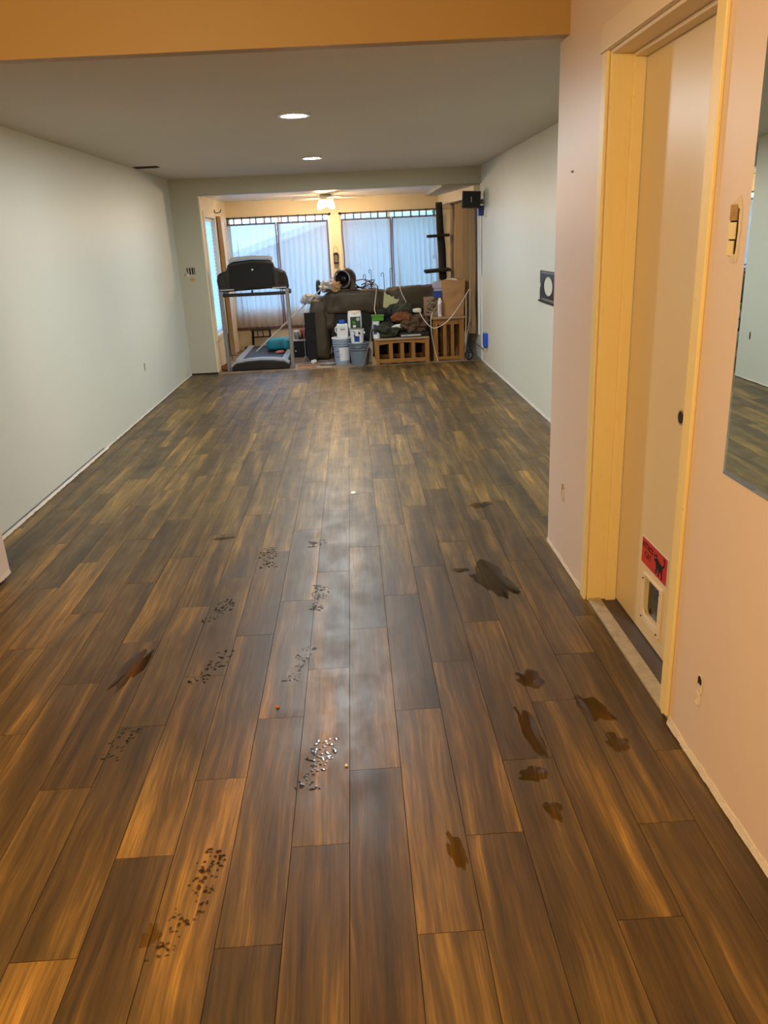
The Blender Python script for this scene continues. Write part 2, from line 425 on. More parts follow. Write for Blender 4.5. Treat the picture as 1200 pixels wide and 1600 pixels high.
struct(G().box(1.12, XR, YF+.12, YB+.12, 2.03, 2.17).make('ceiling', W_STUB))
# window wall
w = G(); w.box(-1.9, XR, YB, YB+.12, -.02, .55); w.box(-1.9, XR, YB, YB+.12, 1.865, 2.07)
w.box(-.262, -.118, YB-.02, YB+.12, .55, 1.865); w.box(-1.9, -1.73, YB, YB+.12, .55, 1.865); w.box(1.30, XR, YB, YB+.12, .55, 1.865)
struct(w.make('wall_window', W_CREAM))
def window(n, x0, x1, mull):
    f = G()
    for a, b, c, d in ((x0, x1, .55, .585), (x0, x1, 1.835, 1.865), (x0, x0+.03, .55, 1.865), (x1-.03, x1, .55, 1.865)): f.box(a, b, YB+.04, YB+.085, c, d)
    for m in mull: f.box(m-.018, m+.018, YB+.045, YB+.08, .57, 1.85)
    o = struct(f.make('window_%d' % n, M_WHITE))
    G().box(x0+.02, x1-.02, YB+.06, YB+.066, .57, 1.85).make('pane', M_GLASS, o)
    return o
window(1, -1.73, -.262, (-1.0,)); window(2, -.118, 1.30, (.59,))
# sunroom left wall with tall narrow window
w = G(); y0, y1, z0, z1 = 10.12, 10.88, .42, 1.83
w.box(-1.86, -1.74, YF+.12, y0, -.02, 2.07); w.box(-1.86, -1.74, y1, YB+.1, -.02, 2.07); w.box(-1.86, -1.74, y0, y1, -.02, z0); w.box(-1.86, -1.74, y0, y1, z1, 2.07)
struct(w.make('wall_sunroom_left', W_CREAM))
f = G()
for a, b, c, d in ((y0, y1, z0, z0+.03), (y0, y1, z1-.03, z1), (y0, y0+.03, z0, z1), (y1-.03, y1, z0, z1)): f.box(-1.83, -1.79, a, b, c, d)
o = struct(f.make('window_3', M_WHITE)); G().box(-1.812, -1.808, y0+.02, y1-.02, z0+.02, z1-.02).make('pane', M_GLASS, o)
f = G()
for a, b, c, d in ((y0-.07, y0, z0-.06, z1+.07), (y1, y1+.07, z0-.06, z1+.07), (y0, y1, z0-.06, z0), (y0, y1, z1, z1+.07)): f.box(-1.74, -1.72, a, b, c, d)
struct(f.make('trim_1', W_CREAM, bev=.004))
f = G(); f.box(-1.74, -1.715, 11.18, 11.24, 0, 1.86); f.box(-1.74, -1.715, 11.74, 11.80, 0, 1.86); f.box(-1.74, -1.715, 11.24, 11.74, 1.80, 1.86)
struct(f.make('trim_2', M_HEADTRIM, bev=.004))
d = struct(G().box(-1.738, -1.728, 11.24, 11.74, 0.01, 1.80).make('door_2', M_HEADTRIM))
G().box(-1.728, -1.722, 11.30, 11.68, .95, 1.72).make('door_panel', M_DOOR, d, bev=.004)
G().box(-1.728, -1.722, 11.30, 11.68, .12, .85).make('door_panel', M_DOOR, d, bev=.004)
# box fascia over the side curtains
f = G(); f.prism([(1.30, YB-.02), (1.50, 9.90), (XR, 9.90), (XR, YB-.02)], 'xy', 1.90, 2.03); struct(f.make('trim_3', W_CREAM))
struct(G().box(-1.715, -1.703, YF, YF+.12, .02, ZL).make('trim_4', W_CREAM))

# door with casing
c = G()
c.box(NX-.012, NX, OY1, OY1+.06, .0, OZ+.075); c.box(NX-.012, NX, OY0-.055, OY0, .03, OZ+.075)
c.box(NX, NX+.118, OY1-.012, OY1, 0, OZ); c.box(NX, NX+.118, OY0, OY0+.012, 0, OZ)
c.box(NX+.075, NX+.118, OY1-.026, OY1-.012, 0, OZ); c.box(NX+.075, NX+.118, OY0+.012, OY0+.026, 0, OZ)
struct(c.make('trim_5', M_TRIM, bev=.004), 'yellow door casing')
c = G(); c.box(NX-.016, NX+.001, OY0-.058, OY1+.062, OZ, OZ+.085); c.box(NX-.020, NX-.016, OY0-.058, OY1+.062, OZ, OZ+.012)
c.box(NX, NX+.118, OY0+.012, OY1-.012, OZ-.012, OZ); c.box(NX+.075, NX+.118, OY0+.026, OY1-.026, OZ-.026, OZ-.012)
struct(c.make('trim_6', M_HEADTRIM, bev=.005), 'cream door head casing')
DX = NX+.120
fy0, fy1, fz0, fz1 = 2.487, 2.662, .075, .268   # cat flap frame
d = G(); Y0, Y1, Z0, Z1 = OY0+.014, OY1-.014, .012, OZ-.014
hy0, hy1, hz0, hz1 = fy0+.019, fy1-.014, fz0+.030, fz1-.010
# door slab built around the cat flap opening
d.box(DX, DX+.035, Y0, hy0, Z0, Z1); d.box(DX, DX+.035, hy1, Y1, Z0, Z1); d.box(DX, DX+.035, hy0, hy1, Z0, hz0); d.box(DX, DX+.035, hy0, hy1, hz1, Z1)
door = struct(d.make('door_1', M_DOOR), 'painted flush door')
G().lathe([(.001, 0), (.026, 0), (.026, .004), (.020, .004), (.020, .0045), (.001, .0045)], (DX-.003, 2.452, .905), 20, Matrix.Rotation(PI/2, 3, 'Y')).make('knob_hole_ring', M_SILL, door)
G().lathe([(.001, 0), (.0205, 0), (.0205, .006), (.001, .006)], (DX-.0035, 2.452, .905), 20, Matrix.Rotation(PI/2, 3, 'Y')).make('knob_hole', M_HOLE, door)
G().box(DX+.036, DX+.06, Y0, Y1, 0, Z1).make('door_backing', M_BLACKM, door)
# cat flap
cf = thing('cat_flap', 'cream pet flap with rounded dark opening low in the yellow-lit door', 'cat flap', (DX, (fy0+fy1)/2, fz0))
fr = G(); cy = (fy0+fy1)/2
outer = [(fy0-cy, 0), (fy1-cy, 0), (fy1-cy, fz1-fz0), (fy0-cy, fz1-fz0)]
hw = (hy1-hy0)/2; hh = hz1-hz0; oc = (hy0+hy1)/2-cy; inn = []
for (sx, sz, a0) in ((-1, 0, PI), (1, 0, 1.5*PI)):
    r = .028
    cx_, cz_ = oc+sx*(hw-r), hz0-fz0+r
    for q in range(6):
        a = a0+q*PI/10; inn.append((cx_+r*math.cos(a), cz_+r*math.sin(a)))
inn += [(oc+hw, hz1-fz0), (oc-hw, hz1-fz0)]
bmx = fr.bm
def ring(poly, x): return [bmx.verts.new((x, a, b)) for a, b in poly]
def strip_frame(x):
    O = ring(outer, x); I = ring(inn, x); es = []
    for L in (O, I):
        for i in range(len(L)): es.append(bmx.edges.new((L[i], L[(i+1) % len(L)])))
    bmesh.ops.triangle_fill(bmx, edges=es, use_beauty=True); return O, I
O1, I1 = strip_frame(-.008); O2, I2 = strip_frame(0.0)
for A, B in ((O1, O2), (I1, I2)):
    for i in range(len(A)): bmx.faces.new((A[i], A[(i+1) % len(A)], B[(i+1) % len(B)], B[i]))
fr.make('flap_frame', M_HEADTRIM, cf, bev=.0015)
g_ = G(); g_.prism([((a-oc)*.985+oc, b) for a, b in inn], 'yz', .012, .016); g_.make('flap_panel', M_DARKGLOSS, cf)
g_ = G(); g_.box(-.002, .014, oc-hw, oc+hw, .012, .026); g_.make('flap_sill', M_GREYBAG, cf)
for yy, zz in ((.078, .172), (-.076, .172), (.074, .016), (-.078, .014)):
    G().cyl((-.014, yy, zz), (-.010, yy, zz), .003, n=10).make('screw', M_BROWNMET, cf)
# attack cat sign
sg = thing('attack_cat_sign', 'red warning sticker reading ATTACK CAT with a black cat, above the pet flap', 'sign', (DX-.001, 2.583, .292))
G().box(-.0015, 0, -.125, .125, 0, .108).make('sign_border', M_WHITE, sg)
G().box(-.0022, -.0015, -.121, .121, .004, .104).make('sign_panel', M_RED, sg)
R3 = (PI/2, 0, -PI/2)
text('lettering', 'ATTACK', .034, M_BLACKM, sg, (-.0024, .062, .078), R3, sx=.82)
text('lettering', 'CAT', .034, M_BLACKM, sg, (-.0024, .058, .044), R3)
def catpoly():
    g = G()
    def P(pts): g.prism([(-a, b) for a, b in pts], 'yz', -.0030, -.0023)
    # body and legs
    P([(.020, .070), (.034, .074), (.055, .066), (.078, .062), (.084, .050), (.082, .030), (.086, .012), (.078, .010), (.074, .028), (.066, .036), (.058, .034), (.054, .012), (.046, .012), (.046, .034), (.036, .040), (.030, .014), (.022, .014), (.024, .042), (.018, .056)])
    # head with ears
    P([(.002, .070), (.000, .086), (.008, .080), (.018, .082), (.024, .090), (.027, .074), (.024, .062), (.014, .056), (.005, .060)])
    # curled tail
    P([(.078, .060), (.090, .058), (.100, .072), (.102, .088), (.094, .098), (.086, .096), (.086, .091), (.093, .090), (.095, .080), (.090, .070), (.080, .066)])
    return g
cat_ = catpoly().make('cat_silhouette', M_BLACKM, sg)
for a in (-.010, -.018): G().cyl((-.0034, a, .072), (-.0028, a, .072), .0022, n=8).make('cat_eye', M_WHITE, cat_)
# threshold
struct(G().box(NX+.002, NX+.055, OY0+.0, OY1-.012, 0, .014).make('trim_7', M_SILL, bev=.003), 'worn door threshold')
struct(G().box(NX+.055, DX+.035, OY0+.0, OY1-.012, 0, .006).make('trim_8', M_DARKSILL), 'dark threshold strip')

# ragged torn wallboard along the bottoms of the walls (baseboards are gone)
def ragged(name, axis, fixed, a0, a1, side, hmin, hmax, m, seed, base=0.0, t=.004):
    rnd = random.Random(seed); g = G(); n = max(6, int((a1-a0)/.035)); top = []
    for i in range(n+1):
        a = a0+(a1-a0)*i/n; h = hmin+(hmax-hmin)*(.5+.5*noise.noise(Vector((a*6, seed, 0))))+rnd.uniform(-.004, .006)
        top.append((a, h))
    def v(a, d, z): return (fixed+side*d, a, z) if axis == 'y' else (a, fixed+side*d, z)
    for (p, h0), (q, h1) in zip(top, top[1:]):
        b0 = base+rnd.uniform(0, .004)
        A = [g.bm.verts.new(v(p, t, b0)), g.bm.verts.new(v(q, t, b0)), g.bm.verts.new(v(q, t*.3, h1)), g.bm.verts.new(v(p, t*.3, h0))]
        B = [g.bm.verts.new(v(p, -.002, b0)), g.bm.verts.new(v(q, -.002, b0)), g.bm.verts.new(v(q, -.002, h1)), g.bm.verts.new(v(p, -.002, h0))]
        g.bm.faces.new(A); g.bm.faces.new(B[::-1])
        for i in range(4): g.bm.faces.new((A[i], B[i], B[(i+1) % 4], A[(i+1) % 4]))
    return struct(g.make(name, m))
ragged('trim_9', 'y', NX, OY1+.062, NY, -1, .008, .03, M_TORN, 1, .003, .006)
ragged('trim_10', 'y', NX, -.5, OY0-.057, -1, .010, .042, M_TORN, 2, .004, .008)
ragged('trim_11', 'y', XR, 3.7, YF, -1, .012, .04, M_TORN, 3, .006, .006)
ragged('trim_12', 'y', XL, 3.62, 6.2, 1, .008, .022, M_TORN, 4, .002, .012)
ragged('trim_13', 'y', XL, 6.2, YF, 1, .008, .02, M_TORN, 5, .004, .005)
ragged('trim_14', 'x', 3.50, -2.6, -1.765, -1, .02, .07, M_TORN, 6, .02, .004)
ragged('trim_15', 'y', -1.765, 3.50, 3.62, 1, .02, .06, M_TORN, 7, .02, .004)
struct(G().box(XL, XL+.005, 3.62, 6.1, .024, .031).make('trim_16', M_GREYMET))
struct(G().box(XL, -1.715, YF-.001, YF+.02, 0, .02).make('gap_shade', M_HOLE))  # dark-coloured strip paints the shade in the gap under the stub wall

# ------------------------------------------------------------------ exterior seen through the windows
ex = thing('neighbour_house', 'pale sided house with white roof edge beyond the sheer curtains', 'house', (-1.5, 16.5, -.6))
G().prism([(-4.5, 0), (6, 0), (6, 2.45), (1.14, 2.45), (-4.5, .70)], 'xz', 0, 4).make('wall', M_SIDING, ex)
G().prism([(-4.7, .60), (1.14, 2.42), (6.2, 2.42), (6.2, 2.54), (1.12, 2.54), (-4.75, .74)], 'xz', -.35, 4).make('roof', M_ROOF, ex)
struct(G().box(-14, 14, YB+.13, 30, -.75, -.6).make('ground', M_GRASS))
tr = thing('garden_tree', 'green leafy tree beyond the right hand window', 'tree', (2.6, 14.6, -.6))
G().cyl((0, 0, 0), (.1, 0, 2.4), .14, .09).make('trunk', M_STICK, tr)
G().sup((.1, 0, 3.4), (3.0, 1.6, 2.4), .9, .35, 2, 40, 24, 2.0).make('crown', M_LEAF, tr, smooth=True)

# ------------------------------------------------------------------ lights fittings
for (x, y, l) in ((-.295, 5.31, 'lit round recessed downlight nearer the camera'), (-.305, 7.96, 'lit round recessed downlight nearer the far opening')):
    t = thing('recessed_downlight', l, 'ceiling light', (x, y, ZC), group=None)
    G().lathe([(.075, -.001), (.098, -.001), (.102, -.006), (.098, -.010), (.078, -.010), (.075, -.006)], (0, 0, 0), 36, caps=False).make('trim_ring', M_WHITE, t, smooth=True)
    G().lathe([(.001, -.004), (.076, -.004), (.076, -.007), (.001, -.007)], (0, 0, 0), 36).make('lens', M_GLOW, t)
v = thing('ceiling_vent', 'small dark slot vent in the grey ceiling near the left corner', 'vent', (-1.86, 8.15, ZC))
G().box(-.13, .10, -.07, .05, -.006, 0).make('frame', M_BROWNMET, v)
for i in range(5): G().box(-.12, .09, -.06+i*.022, -.05+i*.022, -.010, -.006).make('slat', M_HOLE, v)

fan = thing('ceiling_fan', 'white ceiling fan with lit frosted glass shades in the sunroom', 'ceiling fan', (-.28, 11.1, 2.07))
G().lathe([(.001, 0), (.075, 0), (.08, -.02), (.10, -.03), (.11, -.055), (.09, -.08), (.04, -.09), (.001, -.09)], n=32).make('motor', M_WHITE, fan, smooth=True)
for i in range(5):
    a = i*2*PI/5+.08; R = Matrix.Rotation(a, 3, 'Z')
    g = G(); pts = [(.12, -.03), (.20, -.055), (.52, -.06), (.55, 0), (.52, .06), (.20, .055), (.12, .03)]
    g.prism([tuple((R @ Vector((p[0], p[1], 0))).xy) for p in pts], 'xy', -.052, -.045); g.make('blade', M_HEADTRIM, fan, bev=.002)
for i in range(4):
    a = i*PI/2+PI/4; x, y = .11*math.cos(a), .085*math.sin(a)
    s = G(); R = Matrix.Rotation(.5, 3, Vector((-math.sin(a), math.cos(a), 0)))
    s.lathe([(.018, .0), (.035, -.012), (.050, -.035), (.062, -.065), (.066, -.075), (.060, -.073), (.001, -.05)], (x, y, -.085), 20, R); s.make('lamp_shade', M_FGLOW, fan, smooth=True)

# ------------------------------------------------------------------ curtains
ROD_Z = 1.852
for x0, x1, l in ((-1.80, -.27, 'thin curtain rod above the left window of the back wall'), (-.11, 1.33, 'thin curtain rod above the right window of the back wall')):
    t = thing('curtain_rod', l, 'curtain rod', ((x0+x1)/2, YB-.055, ROD_Z)); h = (x1-x0)/2
    G().cyl((-h, 0, 0), (h, 0, 0), .006, n=10).make('rod', M_IRON, t)
    for s in (-1, 1):
        G().sup((s*(h+.01), 0, 0), (.03, .03, .03), 1).make('finial', M_IRON, t, smooth=True)
        G().box(s*(h-.05)-.006, s*(h-.05)+.006, 0, .055, -.008, .008).make('bracket', M_IRON, t)
def curtain(x0, x1, zb, ntab, seed, label, tabs=True, skew=0.0, folds=9):
    yc = YB-.055; t = thing('tab_top_curtain', label, 'curtain', ((x0+x1)/2, yc, zb)); wd_ = x1-x0; H = 1.775-zb; rnd = random.Random(seed)
    ph = rnd.uniform(0, 6)
    def yy(u, v):
        a = .006+.014*(1-v)
        return a*math.sin(u*folds*2*PI+ph+1.5*math.sin(3*v+seed)+2*noise.noise(Vector((u*3, v, seed)))) + .006*noise.noise(Vector((u*9, v*3, seed)))-.012
    def fn(u, v):
        x = -wd_/2+wd_*u + skew*(1-v)*(u-.5)*2*.04
        g_ = max(0.0, noise.noise(Vector((u*4.2, seed*3.3, .4*v)))+.12)*.060*(1.05-v)**.5
        x += g_*math.cos(u*folds*2*PI+ph+1.5*math.sin(3*v+seed))*(min(u, 1-u)*8 if min(u, 1-u) < .125 else 1)
        return (x+.01*noise.noise(Vector((u*5, v*4, seed*2))), yy(u, v), H*v)
    G().sheet(fn, 170, 26).make('cloth', M_SHEER, t, smooth=True, fix=False)
    # hems: darker doubled cloth at top and side edges
    def band(u0, u1, v0, v1, nu, nv, nm):
        def f2(a, b):
            p = fn(u0+(u1-u0)*a, v0+(v1-v0)*b); return (p[0], p[1]-.0035, p[2])
        G().sheet(f2, nu, nv).make(nm, M_HEM, t, smooth=True, fix=False)
    band(0, 1, .982, 1, 110, 1, 'top_hem'); band(0, .03*.73/wd_, 0, .985, 2, 26, 'side_hem'); band(1-.03*.73/wd_, 1, 0, .985, 2, 26, 'side_hem')
    band(0, 1, 0, .03, 110, 2, 'bottom_hem')
    for i in range(ntab):
        u = (i+.5)/ntab+rnd.uniform(-.02, .02); x = -wd_/2+wd_*min(max(u, .02), .98); y = yy(u, 1); w2 = rnd.uniform(.007, .011)
        z0, z1 = H-.01, ROD_Z+.008-zb
        pts = [(y-.002, z0), (-.009, z1-.012), (0, z1+.002), (.009, z1-.012), (y+.004, z0)]
        g = G(); A = [g.bm.verts.new((x-w2, p, q)) for p, q in pts]; B = [g.bm.verts.new((x+w2, p, q)) for p, q in pts]
        for j in range(len(pts)-1): g.bm.faces.new((A[j], A[j+1], B[j+1], B[j]))
        g.make('tab', M_HEM, t, fix=False)
    return t
curtain(-1.78, -1.03, .285, 7, 1, 'sheer tab-top curtain nearest the left corner, behind the treadmill')
curtain(-1.025, -.29, .285, 6, 2, 'sheer tab-top curtain left of the mullion, behind the treadmill console edge')
curtain(-.10, .615, .40, 6, 3, 'sheer tab-top curtain right of the mullion, behind the sofa')
curtain(.62, 1.30, .40, 6, 4, 'sheer tab-top curtain behind the cat tree')
# side drapes on the right of the sunroom
def drape(p0, p1, zb, zt, label, seed, folds, amp=.03, parent=None):
    p0 = Vector(p0); p1 = Vector(p1); c = (p0+p1)/2; d = (p1-p0); nrm = Vector((-d.y, d.x)).normalized()
    t = thing('side_drape', label, 'curtain', (c.x, c.y, zb)); H = zt-zb
    def fn(u, v):
        q = d*(u-.5); a = amp*(.45+.55*(1-v))*math.sin(u*folds*2*PI+seed+.8*noise.noise(Vector((u*4, v*2, seed))))
        return (q.x+nrm.x*a+.012*noise.noise(Vector((u*6, v*5, seed))), q.y+nrm.y*a, H*v)
    G().sheet(fn, 90, 16).make('cloth', M_DRAPE, t, smooth=True, fix=False)
    def hem(u, v):
        p = fn(u, .985+.015*v); return (p[0]-.004, p[1]-.004, p[2])
    G().sheet(hem, 90, 1).make('heading', M_HEM, t, smooth=True, fix=False)
    return t
drape((1.455, 11.80), (1.465, 10.62), .55, 1.895, 'tan pleated drape beside the cat tree on the right side windows', 1, 3, .06)
drape((1.43, 10.48), (1.505, 9.99), .30, 1.895, 'tan and grey drape below the wall speaker, nearest the room corner', 2, 3, .035)
struct(G().box(1.50, XR, 10.50, 10.56, .3, 1.9).make('trim_18', M_WHITE)); struct(G().box(XR-.02, XR, 9.89, 9.925, .3, 1.95).make('trim_19', M_WHITE))
# blind in the left wall window, curtain bracket
b = thing('window_blind', 'pale blind hanging in the narrow left window', 'blind', (-1.775, 10.5, .43))
G().sheet(lambda u, v: (.004*math.sin(v*60*PI), -.37+.74*u, 1.37*v), 2, 180).make('blind_sheet', M_BLIND, b, smooth=True, fix=False)
G().box(-.012, .012, -.375, .375, 1.36, 1.39).make('head_rail', M_WHITE, b)
k_ = thing('curtain_bracket', 'dark iron scroll bracket high on the left sunroom wall', 'bracket', (-1.74, 11.02, 1.90))
G().box(0, .006, -.02, .02, -.03, .04).make('plate', M_IRON, k_); G().tube([(.003, 0, .0), (.05, -.01, .0), (.08, -.02, .01), (.09, -.02, .04)], .006).make('arm', M_IRON, k_, smooth=True)
# left side drape thin in the corner
dd = drape((-1.70, 11.20), (-1.70, 10.98), .05, 1.86, 'narrow tan drape gathered beside the left window', 5, 3, .018)

# ------------------------------------------------------------------ lantern on the mullion
t = thing('wall_lantern', 'small black lantern hanging on the cream post between the windows', 'lantern', (-.205, YB-.075, 1.17))
G().box(-.035, .035, -.03, .03, 0, .02).make('base', M_IRON, t)
for sx in (-1, 1):
    for sy in (-1, 1): G().box(sx*.028-.005, sx*.028+.005, sy*.023-.005, sy*.023+.005, .02, .13).make('post', M_IRON, t)
G().box(-.022, .022, -.018, .018, .022, .128).make('glass', M_LGLOW, t)
G().prism([(-.042, .13), (.042, .13), (.02, .155), (-.02, .155)], 'xz', -.035, .035).make('roof', M_IRON, t)
G().tube([(.032*math.cos(a), 0, .15+.09*math.sin(a)) for a in [i*PI/12 for i in range(13)]], .002, 6).make('bail', M_IRON, t, smooth=True)

# ------------------------------------------------------------------ treadmill
TB = -.012
t = thing('treadmill', 'grey and black treadmill seen from its front, standing in the far left sunroom corner', 'treadmill', (-1.205, 10.02, TB))
console = [(-.42, .975), (-.435, 1.10), (-.42, 1.17), (-.37, 1.20), (-.31, 1.212), (-.285, 1.285), (-.2, 1.318), (0, 1.335), (.2, 1.322), (.26, 1.295), (.28, 1.225), (.34, 1.208), (.40, 1.18), (.425, 1.10), (.435, .985), (.38, .968), (.2, .985), (0, .978), (-.2, .972), (-.33, .965)]
g = G(); g.prism(console, 'xz', -.04, .06)
cons = g.make('console_shell', M_BLACK, t, bev=.018)
G().prism([(-.27, 1.292), (-.2, 1.322), (0, 1.340), (.2, 1.326), (.25, 1.30), (.262, 1.345), (.22, 1.365), (0, 1.375), (-.22, 1.366), (-.275, 1.34)], 'xz', -.01, .075).make('console_rim', M_SILVER, cons, bev=.008)
g = G(); g.prism([(-.28, 1.01), (-.27, 1.26), (0, 1.30), (.26, 1.27), (.27, 1.02), (0, .995)], 'xz', -.052, -.04); g.make('console_back_panel', M_BLACKM, cons, bev=.006)
for s in (-1, 1):
    G().prism([(s*.36-.04, 1.03), (s*.36+.035, 1.03), (s*.36+.03, 1.16), (s*.36-.035, 1.17)], 'xz', -.050, -.04).make('speaker_grille', M_DARKGLOSS, cons, bev=.004)
    G().box(s*.32-.085, s*.32+.085, -.046, -.04, .985, .998).make('bright_gap_strip', M_SILVER, cons)  # bright gaps between console and handlebars, imitated by silver-coloured strips
    G().box(s*.405-.022, s*.405+.022, -.03, .03, 0, .99).make('upright', M_GREYMET, t, bev=.008)
    G().tube([(s*.41, .0, .955), (s*.41, .12, .96), (s*.41, .42, .93), (s*.40, .50, .90)], .018, 12).make('handrail', M_BLACK, t, smooth=True)
    g = G(); g.box(s*.30-.04, s*.30+.04, .16, 1.62, .08, .115, Matrix.Rotation(-.0, 3, 'X')); g.make('side_rail', M_SILVER, t, bev=.006)
    G().box(s*.37-.03, s*.37+.03, 1.55, 1.66, .0, .10).make('rear_foot', M_BLACK, t, bev=.01)
G().cyl((.012, -.056, 1.215), (.012, -.05, 1.215), .011, n=16).make('console_badge', M_WHITE, cons)
G().box(-.385, .385, -.02, .02, .905, .945).make('cross_bar', M_BLACK, t, bev=.012)
G().cyl((-.02, -.01, .945), (-.02, -.01, .975), .012, n=10).make('safety_key', M_BLACK, t)
G().box(-.26, .26, .16, 1.62, .075, .098).make('belt', M_RUBBER, t)
hood = [(-.36, .005), (-.355, .06), (-.30, .095), (-.15, .115), (0, .12), (.15, .115), (.30, .098), (.355, .065), (.365, .005)]
hd = G().prism(hood, 'xz', -.06, .19).make('motor_hood', M_BLACK, t, bev=.012)
G().prism([(-.36, .06), (-.30, .098), (-.15, .118), (0, .124), (.15, .118), (.30, .10), (.36, .065), (.362, .085), (.30, .122), (.15, .14), (0, .146), (-.15, .14), (-.30, .12), (-.362, .08)], 'xz', -.045, .10).make('hood_trim', M_SILVER, hd)
tb = tag(G().sup((0, 0, .085), (.33, .26, .155), .42, .004, 3, 36, 18).make('storage_bag', M_TEAL, loc=(-1.06, 11.05, .095), smooth=True), 'teal padded bag lying on the treadmill deck', 'bag')
# black trestle chair behind
t = thing('folding_stand', 'black metal stool frame standing below the window behind the treadmill', 'stand', (-1.375, 11.80, TB))
for s in (-1, 1):
    G().tube([(s*.14, 0, 0), (s*.125, .02, .30)], .011).make('leg', M_IRON, t); G().tube([(s*.14, .12, 0), (s*.12, .09, .30)], .011).make('leg', M_IRON, t)
    G().cyl((-.14, .0, .06 if s > 0 else .21), (.14, .0, .06 if s > 0 else .21), .009).make('rung', M_IRON, t)
G().box(-.15, .15, -.02, .13, .30, .32).make('seat', M_BLACK, t, bev=.006)
for x in (-.05, .03): G().cyl((x, .0, .21), (x, .01, .30), .006).make('bar', M_IRON, t)

# long pale pole leaning from the treadmill deck to the sofa
pole = tag(G().tube([(-1.36, 10.95, .10), (-.18, 10.62, 1.085)], .0085, 10).make('long_pole', M_CORD), 'long thin white pole slanting from the treadmill deck up to the sofa back', 'pole')

# ------------------------------------------------------------------ clutter left of the sofa
t = thing('storage_crate', 'small black crate with a pale lid edge beside the treadmill upright', 'crate', (-.745, 11.05, TB))
g = G(); g.box(-.10, .10, -.09, .09, 0, .012); 
for a in ((-.10, -.09, -.09, .09), (.09, .10, -.09, .09), (-.10, .10, -.09, -.08), (-.10, .10, .08, .09)): g.box(a[0], a[1], a[2], a[3], 0, .22)
g.make('body', M_BLACKM, t, bev=.004); G().box(-.115, .115, -.1, .1, .22, .236).make('lid', M_GREYBAG, t, bev=.004)
G().box(-.085, -.07, -.097, -.09, .08, .095).make('latch', M_WHITE, t)
jb = TB+.236
t = thing('glass_jar', 'clear jar with white lid standing on the small black crate', 'jar', (-.80, 11.05, jb))
G().lathe([(.001, 0), (.034, 0), (.038, .01), (.038, .085), (.030, .095), (.001, .095)]).make('body', M_LGLOW, t, smooth=True); G().lathe([(.001, .096), (.035, .096), (.035, .12), (.001, .12)]).make('lid', M_WHITE, t)
t = thing('red_tumbler', 'dark red tumbler standing on the small black crate', 'tumbler', (-.70, 11.05, jb))
G().lathe([(.001, 0), (.036, 0), (.045, .06), (.048, .13), (.044, .13), (.040, .06), (.001, .01)]).make('cup', M_REDCL, t, smooth=True)
tag(G().cyl((-.015, 0, 0), (.015, 0, 0), .028, n=20).make('tape_roll', M_BLACK, loc=(-.745, 10.985, jb+.029)), 'small dark tape roll on the front edge of the black crate', 'tape roll')
t = thing('folded_fire_screen', 'black folded wire screen leaning between crate and sofa', 'screen', (-.575, 10.50, TB))
g = G()
for x0, x1 in ((-.07, -.062), (.062, .07)): g.box(x0, x1, -.006, .006, .0, .63)
for z in (0, .25, .42, .62): g.box(-.07, .07, -.006, .006, z, z+.01)
g.make('frame', M_IRON, t); G().box(-.062, .062, -.001, .001, .01, .62).make('mesh_panel', M_BLACKM, t)
t = thing('umbrella_stand_frame', 'thin pale wire stand with splayed feet beside the dark screen', 'wire stand', (-.655, 10.35, TB))
G().cyl((0, 0, .09), (.0, 0, .58), .005, n=8).make('pole', M_GREYMET, t)
for a in (-.045, .055): G().tube([(0, 0, .10), (a*.4, -.01, .07), (a, -.02, .003)], .004).make('foot', M_GREYMET, t)
# ------------------------------------------------------------------ sofa seen from behind
t = thing('sofa', 'large worn olive brown sofa with its back to the room', 'sofa', (.40, 10.55, TB))
def cush(name, c, size, e, amp, seed, m=M_SOFA, fr=5):
    return G().sup(c, size, e, amp*1.3, seed, 90, 50, fr, ridge=.45).make(name, m, t, smooth=True)
G().box(-.72, .90, .05, .68, .05, .42).make('base', M_SOFAD, t, bev=.03)
G().box(-.70, .86, .02, .20, .04, .68).make('back_panel', M_SOFAD, t, bev=.02)
cush('arm', (-.86, .34, .40), (.245, .76, .80), .32, .022, 2); cush('arm', (.93, .34, .38), (.22, .76, .78), .32, .022, 5)
cush('back_cushion', (-.36, .11, .735), (.86, .30, .30), .42, .022, 8); cush('back_cushion', (.44, .12, .74), (.84, .30, .31), .42, .03, 11)
for x in (-.36, .44): cush('seat_cushion', (x, .46, .46), (.78, .46, .16), .4, .01, x)
cush('back_drape', (-.74, .06, .60), (.20, .14, .42), .5, .02, 15)

# things on the sofa back
SZ = TB+.885
t = thing('blower_fan', 'round brown drum blower fan resting on top of the sofa back', 'fan', (-.085, 10.66, SZ))
Rf = Matrix.Rotation(-.45, 3, 'Z') @ Matrix.Rotation(PI/2, 3, 'X')
hs = G().lathe([(.001, -.09), (.11, -.09), (.135, -.06), (.142, .0), (.138, .05), (.125, .08), (.108, .088), (.100, .07), (.098, -.03), (.001, -.03)], (.0, 0, .14), 36, Rf, caps=False).make('housing', M_BROWNMET, t, smooth=True)
G().lathe([(.098, .082), (.106, .094), (.118, .090), (.120, .080)], (0, 0, .14), 36, Rf, caps=False).make('intake_ring', M_GREYMET, t, smooth=True)
hb = G().lathe([(.001, .06), (.034, .058), (.048, .04), (.052, -.02), (.001, -.02)], (0, 0, .14), 28, Rf).make('hub', M_BLACK, t, smooth=True)
for i in range(12):
    a = i*PI/6; p = Rf @ Vector((.05*math.cos(a), .05*math.sin(a), .02)); q = Rf @ Vector((.095*math.cos(a+.3), .095*math.sin(a+.3), .0))
    G().tube([p+Vector((0, 0, .14)), q+Vector((0, 0, .14))], .006, 6).make('vane', M_BLACK, hb)
